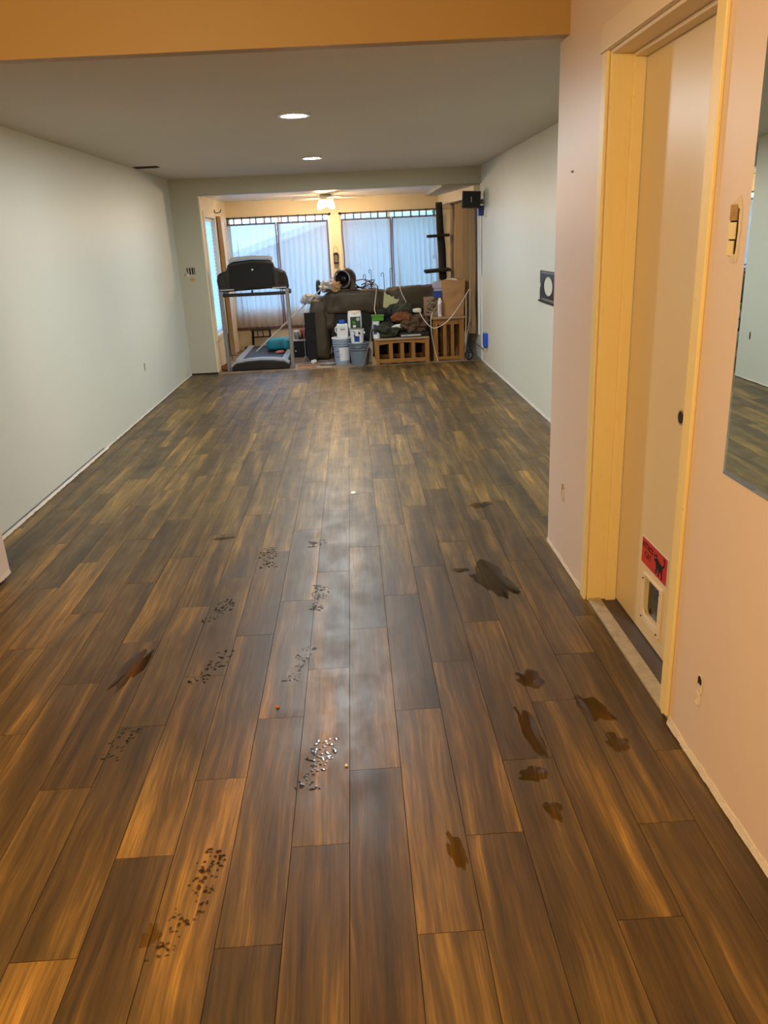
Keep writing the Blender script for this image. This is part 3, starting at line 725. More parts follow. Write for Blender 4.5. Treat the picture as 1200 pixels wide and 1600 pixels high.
G().prism([(.05, 0), (.15, 0), (.13, .05), (.115, .13), (.085, .15), (.08, .08)], 'xz', -.12, -.10).make('stand', M_BROWNMET, t, bev=.006)
G().box(-.11, .15, -.11, .08, -.005, .012).make('foot', M_BROWNMET, t, bev=.005)
def blob(name, label, cat, loc, size, m, seed, amp=.05, e=.8, fr=9, group=None):
    o = G().sup((0, 0, size[2]/2), size, e, amp, seed, 84, 48, fr, flat=True, ridge=.8).make(name, m, loc=loc, smooth=True); return tag(o, label, cat, group)
blob('plastic_bag', 'crumpled pale grey plastic bag left of the blower fan', 'bag', (-.31, 10.66, SZ-.02), (.20, .20, .12), M_GREYBAG, 3, .045, .8, 15)
blob('tan_cloth', 'crumpled tan cloth against the blower fan', 'cloth', (-.205, 10.53, SZ-.01), (.10, .13, .12), M_TANCL, 4, .035, .8, 15)
blob('pink_cloth', 'small pink and white rag behind the pole on the bag heap', 'cloth', (-.36, 10.90, SZ+.03), (.11, .10, .07), M_PINKCL, 5, .02)
blob('cream_rag', 'cream rag hanging over the left arm of the sofa', 'cloth', (-.60, 10.78, SZ-.16), (.14, .24, .10), M_GREYBAG, 6, .05, .8, 16)
blob('dark_bottle_bag', 'dark green pouch standing behind the sofa arm', 'pouch', (-.45, 10.86, SZ-.06), (.07, .09, .19), M_DGREEN, 7, .01)
# tangle of christmas lights
rnd = random.Random(12); pts = []
for i in range(90):
    a = i*.62; pts.append((.13+.17*math.sin(a*.37)+.05*math.sin(a), 10.66+.04*math.cos(a*1.3), SZ+.055+.045*math.sin(a*.9)+.03*math.sin(a*.23)-.05*min(1, max(0, i/90))))
G1 = thing('wire_tangle', 'tangle of dark and rust coloured wires on the sofa back, right of the blower fan', 'wires', (0, 0, 0))
G().tube(pts, .0045, 6).make('dark_wire', M_CORDB, G1, smooth=True)
G().tube([(p[0]*1.1-.02, p[1]+.02, p[2]-.01+.02*math.sin(i)) for i, p in enumerate(pts[::2])], .006, 6).make('rust_wire', M_RUST, G1, smooth=True)
for x, z, d in ((.205, 1.02, -1), (.29, 1.085, -1), (.47, 1.035, -1), (.56, 1.09, 1)):
    L = {'.205': 'shortest, leftmost', '.29': 'tall second', '.47': 'shorter third', '.56': 'tall rightmost'}[str(x).lstrip('0')]
    zb = .02; t = thing('shepherd_hook', L+' dark scroll-topped garden stake against the right curtains', 'garden stake', (x, 11.78, TB))
    G().cyl((0, 0, 0), (0, 0, z-.03), .0042, n=8).make('rod', M_IRON, t)
    G().tube([(0, 0, z-.03)]+[(d*.018+d*-.018*math.cos(a), 0, z-.03+.03*math.sin(a)*(1-.05*a)) for a in [i*PI/7 for i in range(1, 11)]], .0038, 6).make('scroll', M_IRON, t, smooth=True)

# ------------------------------------------------------------------ cat tree
t = thing('cat_tree', 'tall dark carpeted cat tree post with two shelf platforms in front of the window', 'cat tree', (1.27, 11.42, TB))
G().tube([(-.02, 0, .03), (.02, 0, .9), (.01, 0, 1.3), (-.01, 0, 1.6), (-.02, 0, 1.93)], [.052, .052, .055, .050, .046], 18).make('post', M_CARPET, t, smooth=True)
G().box(-.20, .12, -.17, .17, 0, .03).make('base', M_CARPET, t, bev=.01)
G().box(-.19, .11, -.14, .12, 1.48, 1.52, Matrix.Rotation(-.02, 3, 'Y')).make('platform', M_CARPET, t, bev=.014)
G().box(-.24, .11, -.16, .12, 1.02, 1.065, Matrix.Rotation(-.05, 3, 'Y')).make('platform', M_CARPET, t, bev=.014)
G().cyl((-.10, -.05, 1.24), (-.10, -.05, 1.485), .0015, n=6).make('toy_string', M_CORDB, t)
G().tube([(-.10+.018*math.cos(a), -.05, 1.222+.018*math.sin(a)) for a in [i*PI/8 for i in range(17)]], .004, 8).make('toy_ring', M_GREYMET, t, smooth=True)

# ------------------------------------------------------------------ buckets and tubs
def bucket(x, y, r0, r1, h, m, label, lid=True):
    t = thing('bucket', label, 'bucket', (x, y, TB))
    pr = [(.001, 0), (r0, 0), (r0*1.01, .01), (r0+(r1-r0)*.68, h*.68)]
    G().lathe(pr+[(r1*.97, h*.80), (r1*.97, h*.96), (r1*.9, h*.965), (.001, h*.965)], n=36).make('body', m, t, smooth=False)
    for zz in (.70, .78, .86): G().lathe([(r1*.96, h*zz), (r1*1.03, h*zz+.002), (r1*1.03, h*zz+.010), (r1*.96, h*zz+.012)], n=36, caps=False).make('rim_ring', m, t, smooth=True)
    if lid: G().lathe([(.001, h*.97), (r1*1.0, h*.955), (r1*1.07, h*.955), (r1*1.08, h*1.0), (r1*1.0, h*1.012), (r1*.92, h*.99), (.001, h*.99)], n=36).make('lid', M_WHITE, t, smooth=False)
    else: G().lathe([(r1*.97, h*.955), (r1*1.08, h*.955), (r1*1.10, h*.985), (r1*1.0, h*1.0), (r1*.94, h*.985)], n=36, caps=False).make('rim', m, t, smooth=True)
    rr = r0+(r1-r0)*.4
    G().tube([(-r1*1.03, 0, h*.72), (-r1*1.1, -r1*.4, h*.55), (-r1*.55, -r1*1.15, h*.42), (.0, -r1*1.15, h*.40)] if lid else [(-r1*1.05, 0, h*.9), (-r1*.75, -r1*.85, h*.84), (0, -r1*1.14, h*.82), (r1*.75, -r1*.85, h*.84), (r1*1.05, 0, h*.9)], .003, 6).make('handle', M_GREYMET, t, smooth=True)
    return t
b1 = bucket(-.172, 10.16, .095, .118, .335, M_BLUEGREY, 'pale blue-grey lidded bucket on the left, holding up the blue-capped jug')
def wrap(parent, r0, r1, z0, z1, a0, a1, m, name='paper_label'):
    """thin label curved round a tapering body"""
    g = G()
    for k in range(2): pass
    n = 14
    A = []; B = []
    for i in range(n+1):
        a = a0+(a1-a0)*i/n
        A.append(g.bm.verts.new((r0*math.sin(a), -r0*math.cos(a), z0))); B.append(g.bm.verts.new((r1*math.sin(a), -r1*math.cos(a), z1)))
    for i in range(n): g.bm.faces.new((A[i], A[i+1], B[i+1], B[i]))
    return g.make(name, m, parent, smooth=True, fix=False)
wrap(b1, .0995, .111, .05, .215, -.3, 1.2, M_WHITE); wrap(b1, .1015, .106, .10, .106, -.8, -.3, M_NAVY, 'print_line'); wrap(b1, .1035, .107, .13, .136, -.8, -.3, M_NAVY, 'print_line'); wrap(b1, .106, .109, .165, .172, -.8, -.3, M_NAVY, 'print_line')
b2 = bucket(.045, 9.97, .095, .128, .285, M_BLUEGREY2, 'open slate-grey bucket on the right, packed with tubs', lid=False)
jz = TB+.335
t = thing('jug', 'white square jug with blue screw cap standing on the pale lidded bucket', 'jug', (-.150, 10.13, jz))
G().sup((0, 0, .085), (.145, .10, .175), .22, 0, 0, 40, 24).make('body', M_WHITE, t, smooth=True)
G().lathe([(.001, .17), (.036, .17), (.038, .175), (.038, .212), (.034, .216), (.001, .216)]).make('cap', M_BLUE, t, smooth=False)
lp = G().box(-.052, .045, -.0525, -.0500, .04, .15).make('label_panel', M_PAPER, t)
G().box(-.03, .03, -.0535, -.0525, .118, .124).make('print_line', M_LAVCARD, lp); G().box(-.026, .034, -.0535, -.0525, .098, .108).make('print_line', M_NAVY, lp)
G().tube([(-.07, 0, .14), (-.09, 0, .12), (-.09, 0, .08), (-.07, 0, .06)], .008, 8).make('grip', M_WHITE, t, smooth=True)
t = thing('numbered_tub', 'white tub marked with a black 2, lodged on the slate bucket', 'tub', (.03, 9.98, TB+.280))
G().lathe([(.001, 0), (.078, 0), (.09, .15), (.094, .155), (.094, .168), (.001, .168)], n=32).make('body', M_WHITE, t, smooth=False)
text('numeral', '2', .075, M_BLACKM, t, (-.032, -.0865, .115), (PI/2-.08, 0, -.35))
wrap(t, .0815, .0865, .02, .09, -.45, .35, M_NAVY, 'blue_print')
G().cyl((.028, -.0905, .125), (.028, -.083, .125), .014, n=16).make('black_dot', M_BLACKM, t)
G().box(.08, .10, -.02, .02, .11, .135).make('ear', M_WHITE, t)
t = thing('green_label_jar', 'white jar with dark green label, topmost of the stack on the slate bucket', 'jar', (.012, 9.98, TB+.449))
G().sup((0, 0, .105), (.175, .15, .21), .35, 0, 0, 40, 24).make('body', M_WHITE, t, smooth=True)
G().lathe([(.001, .185), (.078, .185), (.082, .19), (.082, .212), (.076, .218), (.001, .222)], n=30).make('lid', M_HEADTRIM, t)
g = G(); g.box(-.055, .070, -.081, -.076, .015, .155); gl = g.make('green_label', M_DGREEN, t, bev=.002)
G().cyl((.04, -.083, .125), (.04, -.081, .125), .022, n=20).make('label_disc', M_GREYBAG, gl); G().sup((-.012, -.081, .085), (.04, .005, .035), 1).make('label_fruit', M_GREEN, gl); G().box(-.025, .01, -.083, -.081, .028, .055).make('label_box', M_PAPER, gl)
tag(G().tube([(.075, 9.80, TB+.003), (.205, 9.95, .33)], .007, 8).make('wooden_stick', M_STICK), 'thin weathered stick leaning in front of the slate bucket', 'stick')
bx = thing('grey_panel_offcut', 'grey board offcut leaning between slate bucket and oak coffee table', 'board', (.195, 10.16, TB))
G().box(-.03, .03, -.006, .006, 0, .26, Matrix.Rotation(-.05, 3, 'X')).make('board', M_GREYBAG, bx)

# ------------------------------------------------------------------ oak tables
t = thing('coffee_table', 'low honey-oak table with arched slatted side, in front of the sofa back', 'coffee table', (.585, 10.12, TB))
hx, d0, d1, H = .315, -.22, .22, .325
G().box(-.345, .345, d0-.03, d1+.03, H-.028, H).make('table_top', M_OAKTOP, t, bev=.008)
for x in (-hx, hx):
    for y in (d0, d1): G().box(x-.028, x+.028, y-.02 if y < 0 else y-.02, y+.02, 0, H-.028).make('leg', M_OAKZ, t, bev=.004)
def arched(t, hx, y, z_top, z_low, name='apron', n=16):
    top = [(-hx, z_top), (hx, z_top)]
    low = [(hx-2*hx*i/n, z_low+(.022*math.sin(PI*i/n))) for i in range(n+1)]
    G().prism(top+low, 'xz', y-.01, y+.01).make(name, M_OAK, t)
for y in (d0, d1):
    arched(t, hx-.028, y, H-.028, H-.082)
    G().box(-hx+.028, hx-.028, y-.01, y+.01, .02, .068).make('lower_rail', M_OAK, t, bev=.003)
    for x in (-.14, 0.0, .14) if y < 0 else (-.14, .0, .14): G().box(x-.024, x+.024, y-.007, y+.007, .066, H-.066).make('slat', M_OAKZ, t, bev=.002)
for x in (-hx, hx):
    G().box(x-.01, x+.01, d0+.02, d1-.02, H-.075, H-.028).make('end_apron', M_OAKZ, t); G().box(x-.01, x+.01, d0+.02, d1-.02, .02, .065).make('end_rail', M_OAKZ, t)
    for y in (-.1, 0, .1): G().box(x-.007, x+.007, y-.022, y+.022, .065, H-.075).make('end_slat', M_OAKZ, t)
t = thing('end_table', 'taller honey-oak end table with vertical slats, under the brown paper bag', 'end table', (1.185, 10.20, TB))
H = .545
G().box(-.215, .205, -.25, .25, H-.03, H).make('table_top', M_OAKTOP, t, bev=.006)
for x in (-.165, .165):
    for y in (-.2, .2): G().box(x-.03, x+.03, y-.02, y+.02, 0, H-.03).make('leg', M_OAKZ, t, bev=.004)
for y in (-.2, .2):
    G().box(-.135, .135, y-.01, y+.01, H-.10, H-.03).make('apron', M_OAK, t); G().box(-.135, .135, y-.01, y+.01, .01, .05).make('lower_rail', M_OAK, t)
    for x in (-.048, .048): G().box(x-.022, x+.022, y-.007, y+.007, .05, H-.10).make('slat', M_OAKZ, t, bev=.002)
for x in (-.165, .165):
    G().box(x-.01, x+.01, -.18, .18, H-.10, H-.03).make('end_apron', M_OAKZ, t)
    for y in (-.08, .08): G().box(x-.007, x+.007, y-.022, y+.022, .01, H-.10).make('end_slat', M_OAKZ, t)

# ------------------------------------------------------------------ on the end table
EZ = TB+.545
t = thing('paper_bag', 'tall brown paper grocery bag standing on the end table', 'bag', (1.26, 10.17, EZ), rz=.06)
g = G(); w0, w1, hh, dd_ = .125, .15, .43, .09
def bagpt(u, v):  # u round the bag, v up
    cs = [(-1, -1), (0, -1.12), (1, -1), (1.0, 0), (1, 1), (0, 1.0), (-1, 1), (-1.0, 0)]
    k = u*8; i = int(k) % 8; f = k-int(k); a, b_ = cs[i], cs[(i+1) % 8]
    x = a[0]+(b_[0]-a[0])*f; y = a[1]+(b_[1]-a[1])*f; ww = w0+(w1-w0)*v
    return (x*ww+.006*noise.noise(Vector((u*8, v*4, 1))), y*dd_*(1-.1*v)+.012*noise.noise(Vector((u*9, v*5, 3))), hh*v+(.01*math.sin(u*25) if v > .95 else 0))
g.sheet(bagpt, 48, 18); g.make('bag_body', M_KRAFT, t, solid=.002, fix=False)
G().box(-.115, .115, -.08, .08, .001, .004).make('bag_base', M_KRAFT, t)
G().sup((-.01, 0, .37), (.20, .12, .16), .8, .03, 4).make('crumpled_tissue', M_PAPER, t, smooth=True)
tag(G().sup((0, 0, .045), (.13, .12, .09), .4, .01, 3).make('wrapped_parcel', M_LAVCARD, loc=(1.075, 10.14, EZ+.33), smooth=True), 'pale grey folded wrapper lying on top of the blue carton', 'wrapper')
t = thing('blue_carton', 'navy blue carton perched beside the paper bag', 'carton', (1.075, 10.14, EZ+.225))
G().box(-.055, .055, -.06, .06, 0, .108).make('box', M_NAVY, t, bev=.003); G().box(-.0555, .0555, -.061, -.06, .082, .108).make('box_top_band', M_LAVCARD, t)
t = thing('spray_bottle', 'slim white bottle with red side stripe in front of the blue carton', 'bottle', (1.085, 10.02, EZ))
G().lathe([(.001, 0), (.024, 0), (.026, .005), (.026, .185), (.020, .20), (.016, .205), (.016, .225), (.001, .225)]).make('bottle', M_WHITE, t, smooth=True)
wrap(t, .0265, .0265, .02, .17, .4, .9, M_RED, 'red_stripe'); wrap(t, .0265, .0265, .03, .15, -.5, .2, M_LAVCARD, 'print_panel')
t = thing('cable_box', 'brown carton full of coiled cables left of the white bottle', 'carton', (.985, 10.26, EZ))
G().box(-.075, .13, -.10, .10, 0, .222).make('carton', M_DEBRIS, t, bev=.003)
for i in range(7):
    a = random.uniform(0, 6); G().tube([(.0+.062*math.cos(b), -.108-.004*i % .01, .12+.02*math.sin(i)+.06*math.sin(b+a)) for b in [j*PI/9 for j in range(17)]], .004, 6).make('cable_loop', M_CORDB if i % 2 else M_CORDT, t, smooth=True)

# ------------------------------------------------------------------ on the coffee table
CZ = TB+.325
t = thing('flat_black_case', 'flat black case lying across the oak coffee table', 'case', (.66, 10.05, CZ))
G().box(-.10, .27, -.15, .15, 0, .055).make('case', M_BLKCL, t, bev=.012)
t = thing('remote_bar', 'narrow pale grey bar lying at the front of the flat black case', 'remote', (.70, 9.885, CZ+.0))
G().box(-.125, .125, -.018, .01, .012, .034).make('bar', M_GREYBAG, t, bev=.005); G().box(-.06, -.055, -.019, -.018, .012, .034).make('seam', M_BLACKM, t); G().box(-.12, .12, -.012, .008, 0, .012).make('bar_base', M_BLACK, t)
blob('olive_tarp', 'crumpled dark olive tarp at the left end of the coffee table', 'tarp', (.40, 9.97, CZ+.02), (.28, .24, .14), M_OLIVECL, 21, .05)
blob('black_tote', 'black soft tote bag heaped on the coffee table', 'bag', (.44, 10.16, CZ+.002), (.34, .22, .33), M_BLKCL, 22, .06, .9)
blob('olive_tote', 'grey-green folded fabric on top of the heap', 'cloth', (.60, 10.16, CZ+.25), (.30, .22, .13), M_OLIVECL, 23, .035)
blob('rust_cloth', 'rust orange cloth folded over the heap', 'cloth', (.60, 10.00, CZ+.175), (.24, .16, .11), M_RUST, 24, .035)
blob('brown_mop_head', 'shaggy brown fibre mat at the right of the heap', 'mat', (.755, 10.02, CZ+.056), (.32, .22, .19), M_BROWNF, 25, .05, .8, 16)
t = thing('small_can', 'small white and blue can at the left front corner of the coffee table', 'can', (.275, 9.97, CZ))
G().lathe([(.001, 0), (.045, 0), (.045, .19), (.047, .195), (.047, .205), (.001, .205)]).make('can', M_WHITE, t); wrap(t, .0458, .0458, .05, .17, -.9, .1, M_NAVY, 'blue_label')
t = thing('green_lidded_box', 'bright green plastic box on top of the small can', 'box', (.30, 10.02, CZ+.205))
G().box(-.075, .075, -.055, .055, 0, .065).make('box', M_GREEN, t, bev=.01); G().box(-.08, .08, -.06, .06, .055, .072).make('lid', M_GREEN, t, bev=.004)
t = thing('torn_foam_sheet', 'torn cream foam sheet with a zigzag edge standing in the heap', 'foam sheet', (.47, 10.25, CZ+.20))
g = G(); g.prism([(-.09, .13), (-.065, .345), (-.03, .30), (-.01, .30), (.03, .27), (.06, .28), (.055, .25), (.10, .235), (.125, .245), (.10, .20), (.06, .18), (.03, .13), (.0, .09), (-.04, .04), (-.10, .08)], 'xz', 0, .010); g.make('sheet', M_CARD, t)
tag(G().sheet(lambda u, v: (.22*u-.11, .02*math.sin(u*3), .012*math.sin(u*6)+.05*v+.09*u), 12, 2).make('paper_strip', M_PAPER, loc=(.55, 9.955, CZ+.06), solid=.0015, smooth=True, fix=False), 'white paper strip slanting across the front of the heap', 'paper')
tag(G().sup((0, 0, 0), (.11, .06, .05), .6, .012, 6).make('white_plug_adapter', M_CORD, loc=(.80, 10.10, CZ+.30), smooth=True), 'white plastic adapter resting high on the right of the heap', 'adapter')
# wooden offcut at the left of the coffee table
tag(G().prism([(-.03, 0), (.03, 0), (.015, .07), (-.005, .11), (-.03, .09)], 'xz', 0, .03).make('wood_offcut', M_OAKTOP, loc=(.232, 9.86, TB+.002)), 'small bright wood offcut at the foot of the coffee table', 'wood offcut')

# ------------------------------------------------------------------ loose cords
def cord(pts, r, m, label, name='power_cord', n=30):
    P = [Vector(p) for p in pts]; out = []
    for i in range(len(P)-1):
        a, b_, c, d = P[max(i-1, 0)], P[i], P[i+1], P[min(i+2, len(P)-1)]
        for k in range(8):
            q = k/8; out.append(.5*((2*b_)+(-a+c)*q+(2*a-5*b_+4*c-d)*q*q+(-a+3*b_-3*c+d)*q**3))
    out.append(P[-1]); base = P[0].copy()
    o = G().tube([p-base for p in out], r, 6).make(name, m, smooth=True, loc=base); return tag(o, label, 'cord')
cord([(.82, 10.06, .63), (.86, 9.93, .53), (.945, 9.84, .43), (1.03, 9.84, .42), (1.17, 9.86, .50), (1.33, 9.93, .68), (1.45, 9.98, .85)], .005, M_CORD, 'white cord swagged from the heap past the end table to the drape')
cord([(.98, 9.93, .60), (.955, 9.90, .50), (.965, 9.88, .30), (1.0, 9.88, .11), (1.03, 9.86, .0)], .004, M_CORD, 'thin white cord hanging down between the two oak tables')
cord([(.31, 10.60, .905), (.315, 10.36, .905), (.30, 10.33, .80), (.27, 10.15, .66), (.28, 10.02, .60)], .0045, M_CORD, 'white cord hanging down the middle of the sofa back')
cord([(.60, 10.60, .91), (.61, 10.36, .90), (.63, 10.33, .82), (.685, 10.28, .70)], .0045, M_CORD, 'white cord hanging over the right half of the sofa back')
cord([(1.455, 9.96, .95), (1.45, 9.93, .72), (1.44, 9.92, .50), (1.40, 9.92, .25), (1.38, 9.93, .08)], .006, M_CORDT, 'tan cord hanging in front of the corner drape')
cord([(1.41, 9.99, .80), (1.405, 9.97, .55), (1.395, 9.95, .3), (1.39, 9.95, .1)], .005, M_CORD, 'white cord hanging beside the paper bag')
cord([(1.38, 9.96, .12), (1.44, 9.94, .22), (1.50, 9.90, .20), (1.548, 9.50, .17)], .004, M_CORDB, 'dark cord running to the lower wall outlet')
cord([(.25, 10.0, .60), (.22, 9.93, .45), (.20, 9.95, .33), (.21, 9.88, .02)], .004, M_CORDT, 'tan cord falling at the left end of the coffee table')
t = thing('cable_bundle', 'coiled grey cable bundle on the floor by the corner drape', 'cable bundle', (1.43, 9.90, TB+.004))
rnd = random.Random(4)
for i in range(7):
    r_ = rnd.uniform(.03, .055); tz = rnd.uniform(-.4, .4); ax = rnd.uniform(-.5, .5)
    G().tube([(r_*.7*math.cos(a)+ax*.03, .03*math.sin(a+tz), .065+r_*math.sin(a)) for a in [j*PI/9 for j in range(19)]], .005, 6).make('loop', [M_CORDB, M_GREYMET, M_CORDB][i % 3], t, smooth=True)
G().sup((0, .02, .05), (.07, .05, .10), .7, .01, 3).make('power_brick', M_BLACK, t, smooth=True)

# ------------------------------------------------------------------ floor debris behind the plank edge
def slab(name, label, cat, c, size, rz, m, h=.012, z=TB):
    o = G().box(-size[0]/2, size[0]/2, -size[1]/2, size[1]/2, 0, h).make(name, m, loc=(c[0], c[1], z), bev=.002); o.rotation_euler = (0, 0, rz); return tag(o, label, cat)
slab('board_scrap', 'long pale board scrap lying behind the treadmill upright', 'board', (-.58, 10.17, 0), (.36, .09), .05, M_DEBRIS)
slab('tile_offcut', 'tile offcut on the bare floor left of the buckets', 'tile', (-.40, 9.93, 0), (.20, .08), -.1, M_SILL)
slab('cardboard_scrap', 'reddish cardboard scrap next to the treadmill foot', 'cardboard', (-.64, 9.95, 0), (.18, .10), .12, M_KRAFT)
slab('underlay_scrap', 'pale underlay strip in front of the buckets', 'underlay', (-.16, 9.82, 0), (.30, .05), .02, M_SILL, .006)
t = thing('paper_plate', 'grey round lid lying on the bare floor left of the buckets', 'lid', (-.36, 10.14, TB))
G().lathe([(.001, .002), (.07, .002), (.095, .014), (.10, .018), (.096, .02), (.07, .008), (.001, .007)], n=32).make('disc', M_GREYBAG, t, smooth=True)
blob('crumpled_tissue', 'small crumpled white tissue on the bare floor', 'tissue', (-.55, 10.33, TB), (.07, .06, .04), M_PAPER, 31, .012)
blob('red_rag', 'small pink rag on the treadmill deck in front of the teal bag', 'rag', (-1.02, 10.72, .088), (.10, .08, .035), M_PINKCL, 33, .012)
blob('leaf_litter', 'brown scraps heaped at the foot of the left jamb', 'debris', (-1.655, 10.07, TB), (.09, .12, .07), M_RUST, 34, .03)
cord([(-1.68, 10.3, .30), (-1.62, 10.12, .20), (-1.52, 10.2, .15)], .005, M_CORDB, 'dark cord at the left jamb behind the treadmill')

# ------------------------------------------------------------------ wall mounted things
t = thing('wall_speaker', 'black box speaker mounted at the top of the far right corner', 'speaker', (1.42, 9.56, 1.86), rz=-.14)
R = Matrix.Rotation(.06, 3, 'Y')
G().box(-.105, .105, -.075, .075, -.09, .09, R).make('cabinet', M_BLACK, t, bev=.006)
G().box(-.095, .095, -.080, -.075, -.08, .08, R).make('grille', M_BLACKM, t, bev=.003)
G().box(-.004, .004, -.083, -.080, -.03, .03).make('badge', M_GREYMET, t)
G().box(.085, .135, -.04, .04, -.05, .0).make('wall_bracket', M_BLACK, t)
tag(G().box(-.035, .02, -.03, .03, -.06, .05).make('speaker_mount', M_NAVY, loc=(1.542, 9.60, 1.745)), 'small navy blue bracket just under the wall speaker', 'bracket')
cord([(1.545, 9.60, 1.70), (1.55, 9.66, 1.5), (1.552, 9.68, 1.2), (1.552, 9.66, 1.02)], .003, M_GREYMET, 'grey wire running down the white wall below the speaker')
struct(G().box(XR-.012, XR, 9.69, 9.75, .02, 1.72).make('trim_20', M_WHITE))
struct(G().sup((0, 0, 0), (.008, .16, .08), .7, .0).make('trim_21', M_TORN, loc=(XR-.003, 9.45, 1.70)), 'torn patch')

# TV wall plate
def tvplate():
    t = thing('tv_wall_plate', 'black perforated metal wall mount plate with round cut-outs on the right wall', 'wall mount', (XR, 6.55, .955))
    bm = bmesh.new()
    H, Wd = .232, .90; y0 = .13
    outer = [(-Wd+y0, 0), (y0, 0), (y0, .095), (y0-.018, .10), (y0-.024, .116), (y0-.018, .132), (y0, .137), (y0, H), (-Wd+y0, H)]
    hole = [(y0-.27+.150*math.cos(a), H/2+.075*math.sin(a)) for a in [i*2*PI/28 for i in range(28)]]
    hole2 = [(y0-.62+.150*math.cos(a), H/2+.075*math.sin(a)) for a in [i*2*PI/28 for i in range(28)]]
    L = []
    for x in (-.006, 0):
        lay = []
        es = []
        for poly in (outer, hole, hole2):
            vs = [bm.verts.new((x, a, b)) for a, b in poly]; lay.append(vs)
            for i in range(len(vs)): es.append(bm.edges.new((vs[i], vs[(i+1) % len(vs)])))
        bmesh.ops.triangle_fill(bm, edges=es, use_beauty=True); L.append(lay)
    for A, B in zip(L[0], L[1]):
        for i in range(len(A)): bm.faces.new((A[i], A[(i+1) % len(A)], B[(i+1) % len(B)], B[i]))
    g = G(); g.bm.free(); g.bm = bm; g.make('plate', M_BLACK, t)
    for z in (.012, .218):
        for i in range(18):
            y = y0-.08-i*.033
            G().box(-.0075, -.0055, y-.006, y+.006, z-.005, z+.005).make('slot', M_GREYBAG, t)
    G().box(-.02, 0, -Wd+y0, y0, -.012, 0).make('lower_lip', M_DARKGLOSS, t)
tvplate()

# blue outlet box and outlets on the right wall
t = thing('blue_outlet_box', 'bright blue electrical box hanging from the right wall', 'electrical box', (XR, 9.33, .235))
G().box(-.05, 0, -.045, .045, .0, .145).make('box', M_BLUE, t, bev=.004); G().prism([(-.035, 0), (.035, 0), (.02, -.025), (-.02, -.025)], 'yz', -.04, -.01).make('tab', M_BLUE, t)
def hole(name, label, loc, wy, hz, seed, normal='-x', fill=M_HOLE, rim=M_TORN, box=None):
    """ragged cut-out in wallboard: torn rim, dark inside, as a shallow real shape"""
    rnd = random.Random(seed); t = thing(name, label, 'wall hole', loc)
    if normal == '+x': t.rotation_euler = (0, 0, PI)
    if normal == '-y': t.rotation_euler = (0, 0, PI/2)
    n = 18; O = []; I = []
    for i in range(n):
        a = 2*PI*i/n; ca, sa = math.cos(a), math.sin(a); e = .5
        x = math.copysign(abs(ca)**e, ca)*wy/2; z = math.copysign(abs(sa)**e, sa)*hz/2
        k = rnd.uniform(1.0, 1.28); O.append((x*k, z*k)); I.append((x*rnd.uniform(.8, .95), z*rnd.uniform(.82, .97)))
    g = G(); A = [g.bm.verts.new((-.003, *p)) for p in I]; B = [g.bm.verts.new((-.0006, *p)) for p in O]; C_ = [g.bm.verts.new((-.0004, *p)) for p in I]
    for i in range(n):
        j = (i+1) % n; g.bm.faces.new((A[i], A[j], B[j], B[i])); g.bm.faces.new((A[i], C_[i], C_[j], A[j]))
    g.make('torn_rim', rim, t)
    g = G(); g.prism([p for p in I], 'yz', -.0012, -.0004); g.make('hole_inside', fill, t)
    if box:
        for (a, b_, c, d, m) in box: G().box(-.004, -.001, a, b_, c, d).make('exposed_box', m, t)
    return t
hole('outlet_hole', 'torn empty outlet hole in the mauve wall left of the door', (NX, 3.413, .350), .05, .085, 1, fill=M_BROWNP, box=[(-.018, .002, -.03, .01, M_TORN)])
hole('outlet_hole', 'torn empty outlet hole in the mauve wall right of the door, below the mirror', (NX, 1.895, .262), .03, .055, 2, fill=M_HOLE, box=[(-.012, .010, -.024, -.002, M_TORN)])
hole('plaster_scar', 'chipped plaster patch just under the right-hand outlet hole', (NX, 1.90, .212), .028, .04, 3, fill=M_TORN, rim=M_TORN)
hole('switch_hole', 'tall torn switch hole showing tan boxes beside the mirror', (NX, 1.955, 1.478), .052, .125, 4, fill=M_HOLE, box=[(-.012, .024, .022, .058, M_BROWNP), (-.010, .026, -.020, .018, M_TRIM), (-.006, .026, -.058, -.024, M_TRIM)])
hole('picture_nail_hole', 'tiny nail gouge high on the mauve wall left of the door', (NX, 3.425, 1.718), .028, .008, 5)
hole('outlet_hole', 'torn outlet hole low on the white wall below the blue box', (XR, 9.33, .165), .05, .05, 6, fill=M_BROWNP)
hole('outlet_hole', 'torn hole with a white plug left of the blue box', (XR, 9.62, .335), .06, .06, 7, fill=M_HOLE, box=[(-.02, .02, -.03, .0, M_WHITE)])
hole('outlet_slot', 'narrow dark outlet slot low on the long left wall', (XL, 7.64, .43), .035, .085, 8, '+x', fill=M_HOLE)
t = thing('switch_opening', 'row of black switch slots with torn tan paper on the far left stub wall', 'wall opening', (-1.885, YF, 1.225))
for i, (x, ww) in enumerate(((-.055, .012), (-.026, .016), (.004, .016), (.030, .008))):
    G().prism([(x, -.035 if i else -.0), (x+ww, -.04), (x+ww, .038), (x-.002, .038)], 'xz', -.003, 0).make('slot', M_HOLE, t)
G().prism([(-.10, -.05), (-.08, -.02), (-.06, -.03), (-.07, -.055)], 'xz', -.002, 0).make('torn_paper', M_BROWNP, t)
G().prism([(-.07, -.03), (-.045, -.02), (-.03, -.05), (-.055, -.06)], 'xz', -.002, 0).make('torn_paper', M_TORN, t)
G().prism([(-.03, -.09), (-.005, -.065), (.01, -.085), (.04, -.09), (.02, -.11), (.0, -.125), (-.02, -.115)], 'xz', -.002, 0).make('torn_paper', M_BROWNP, t)

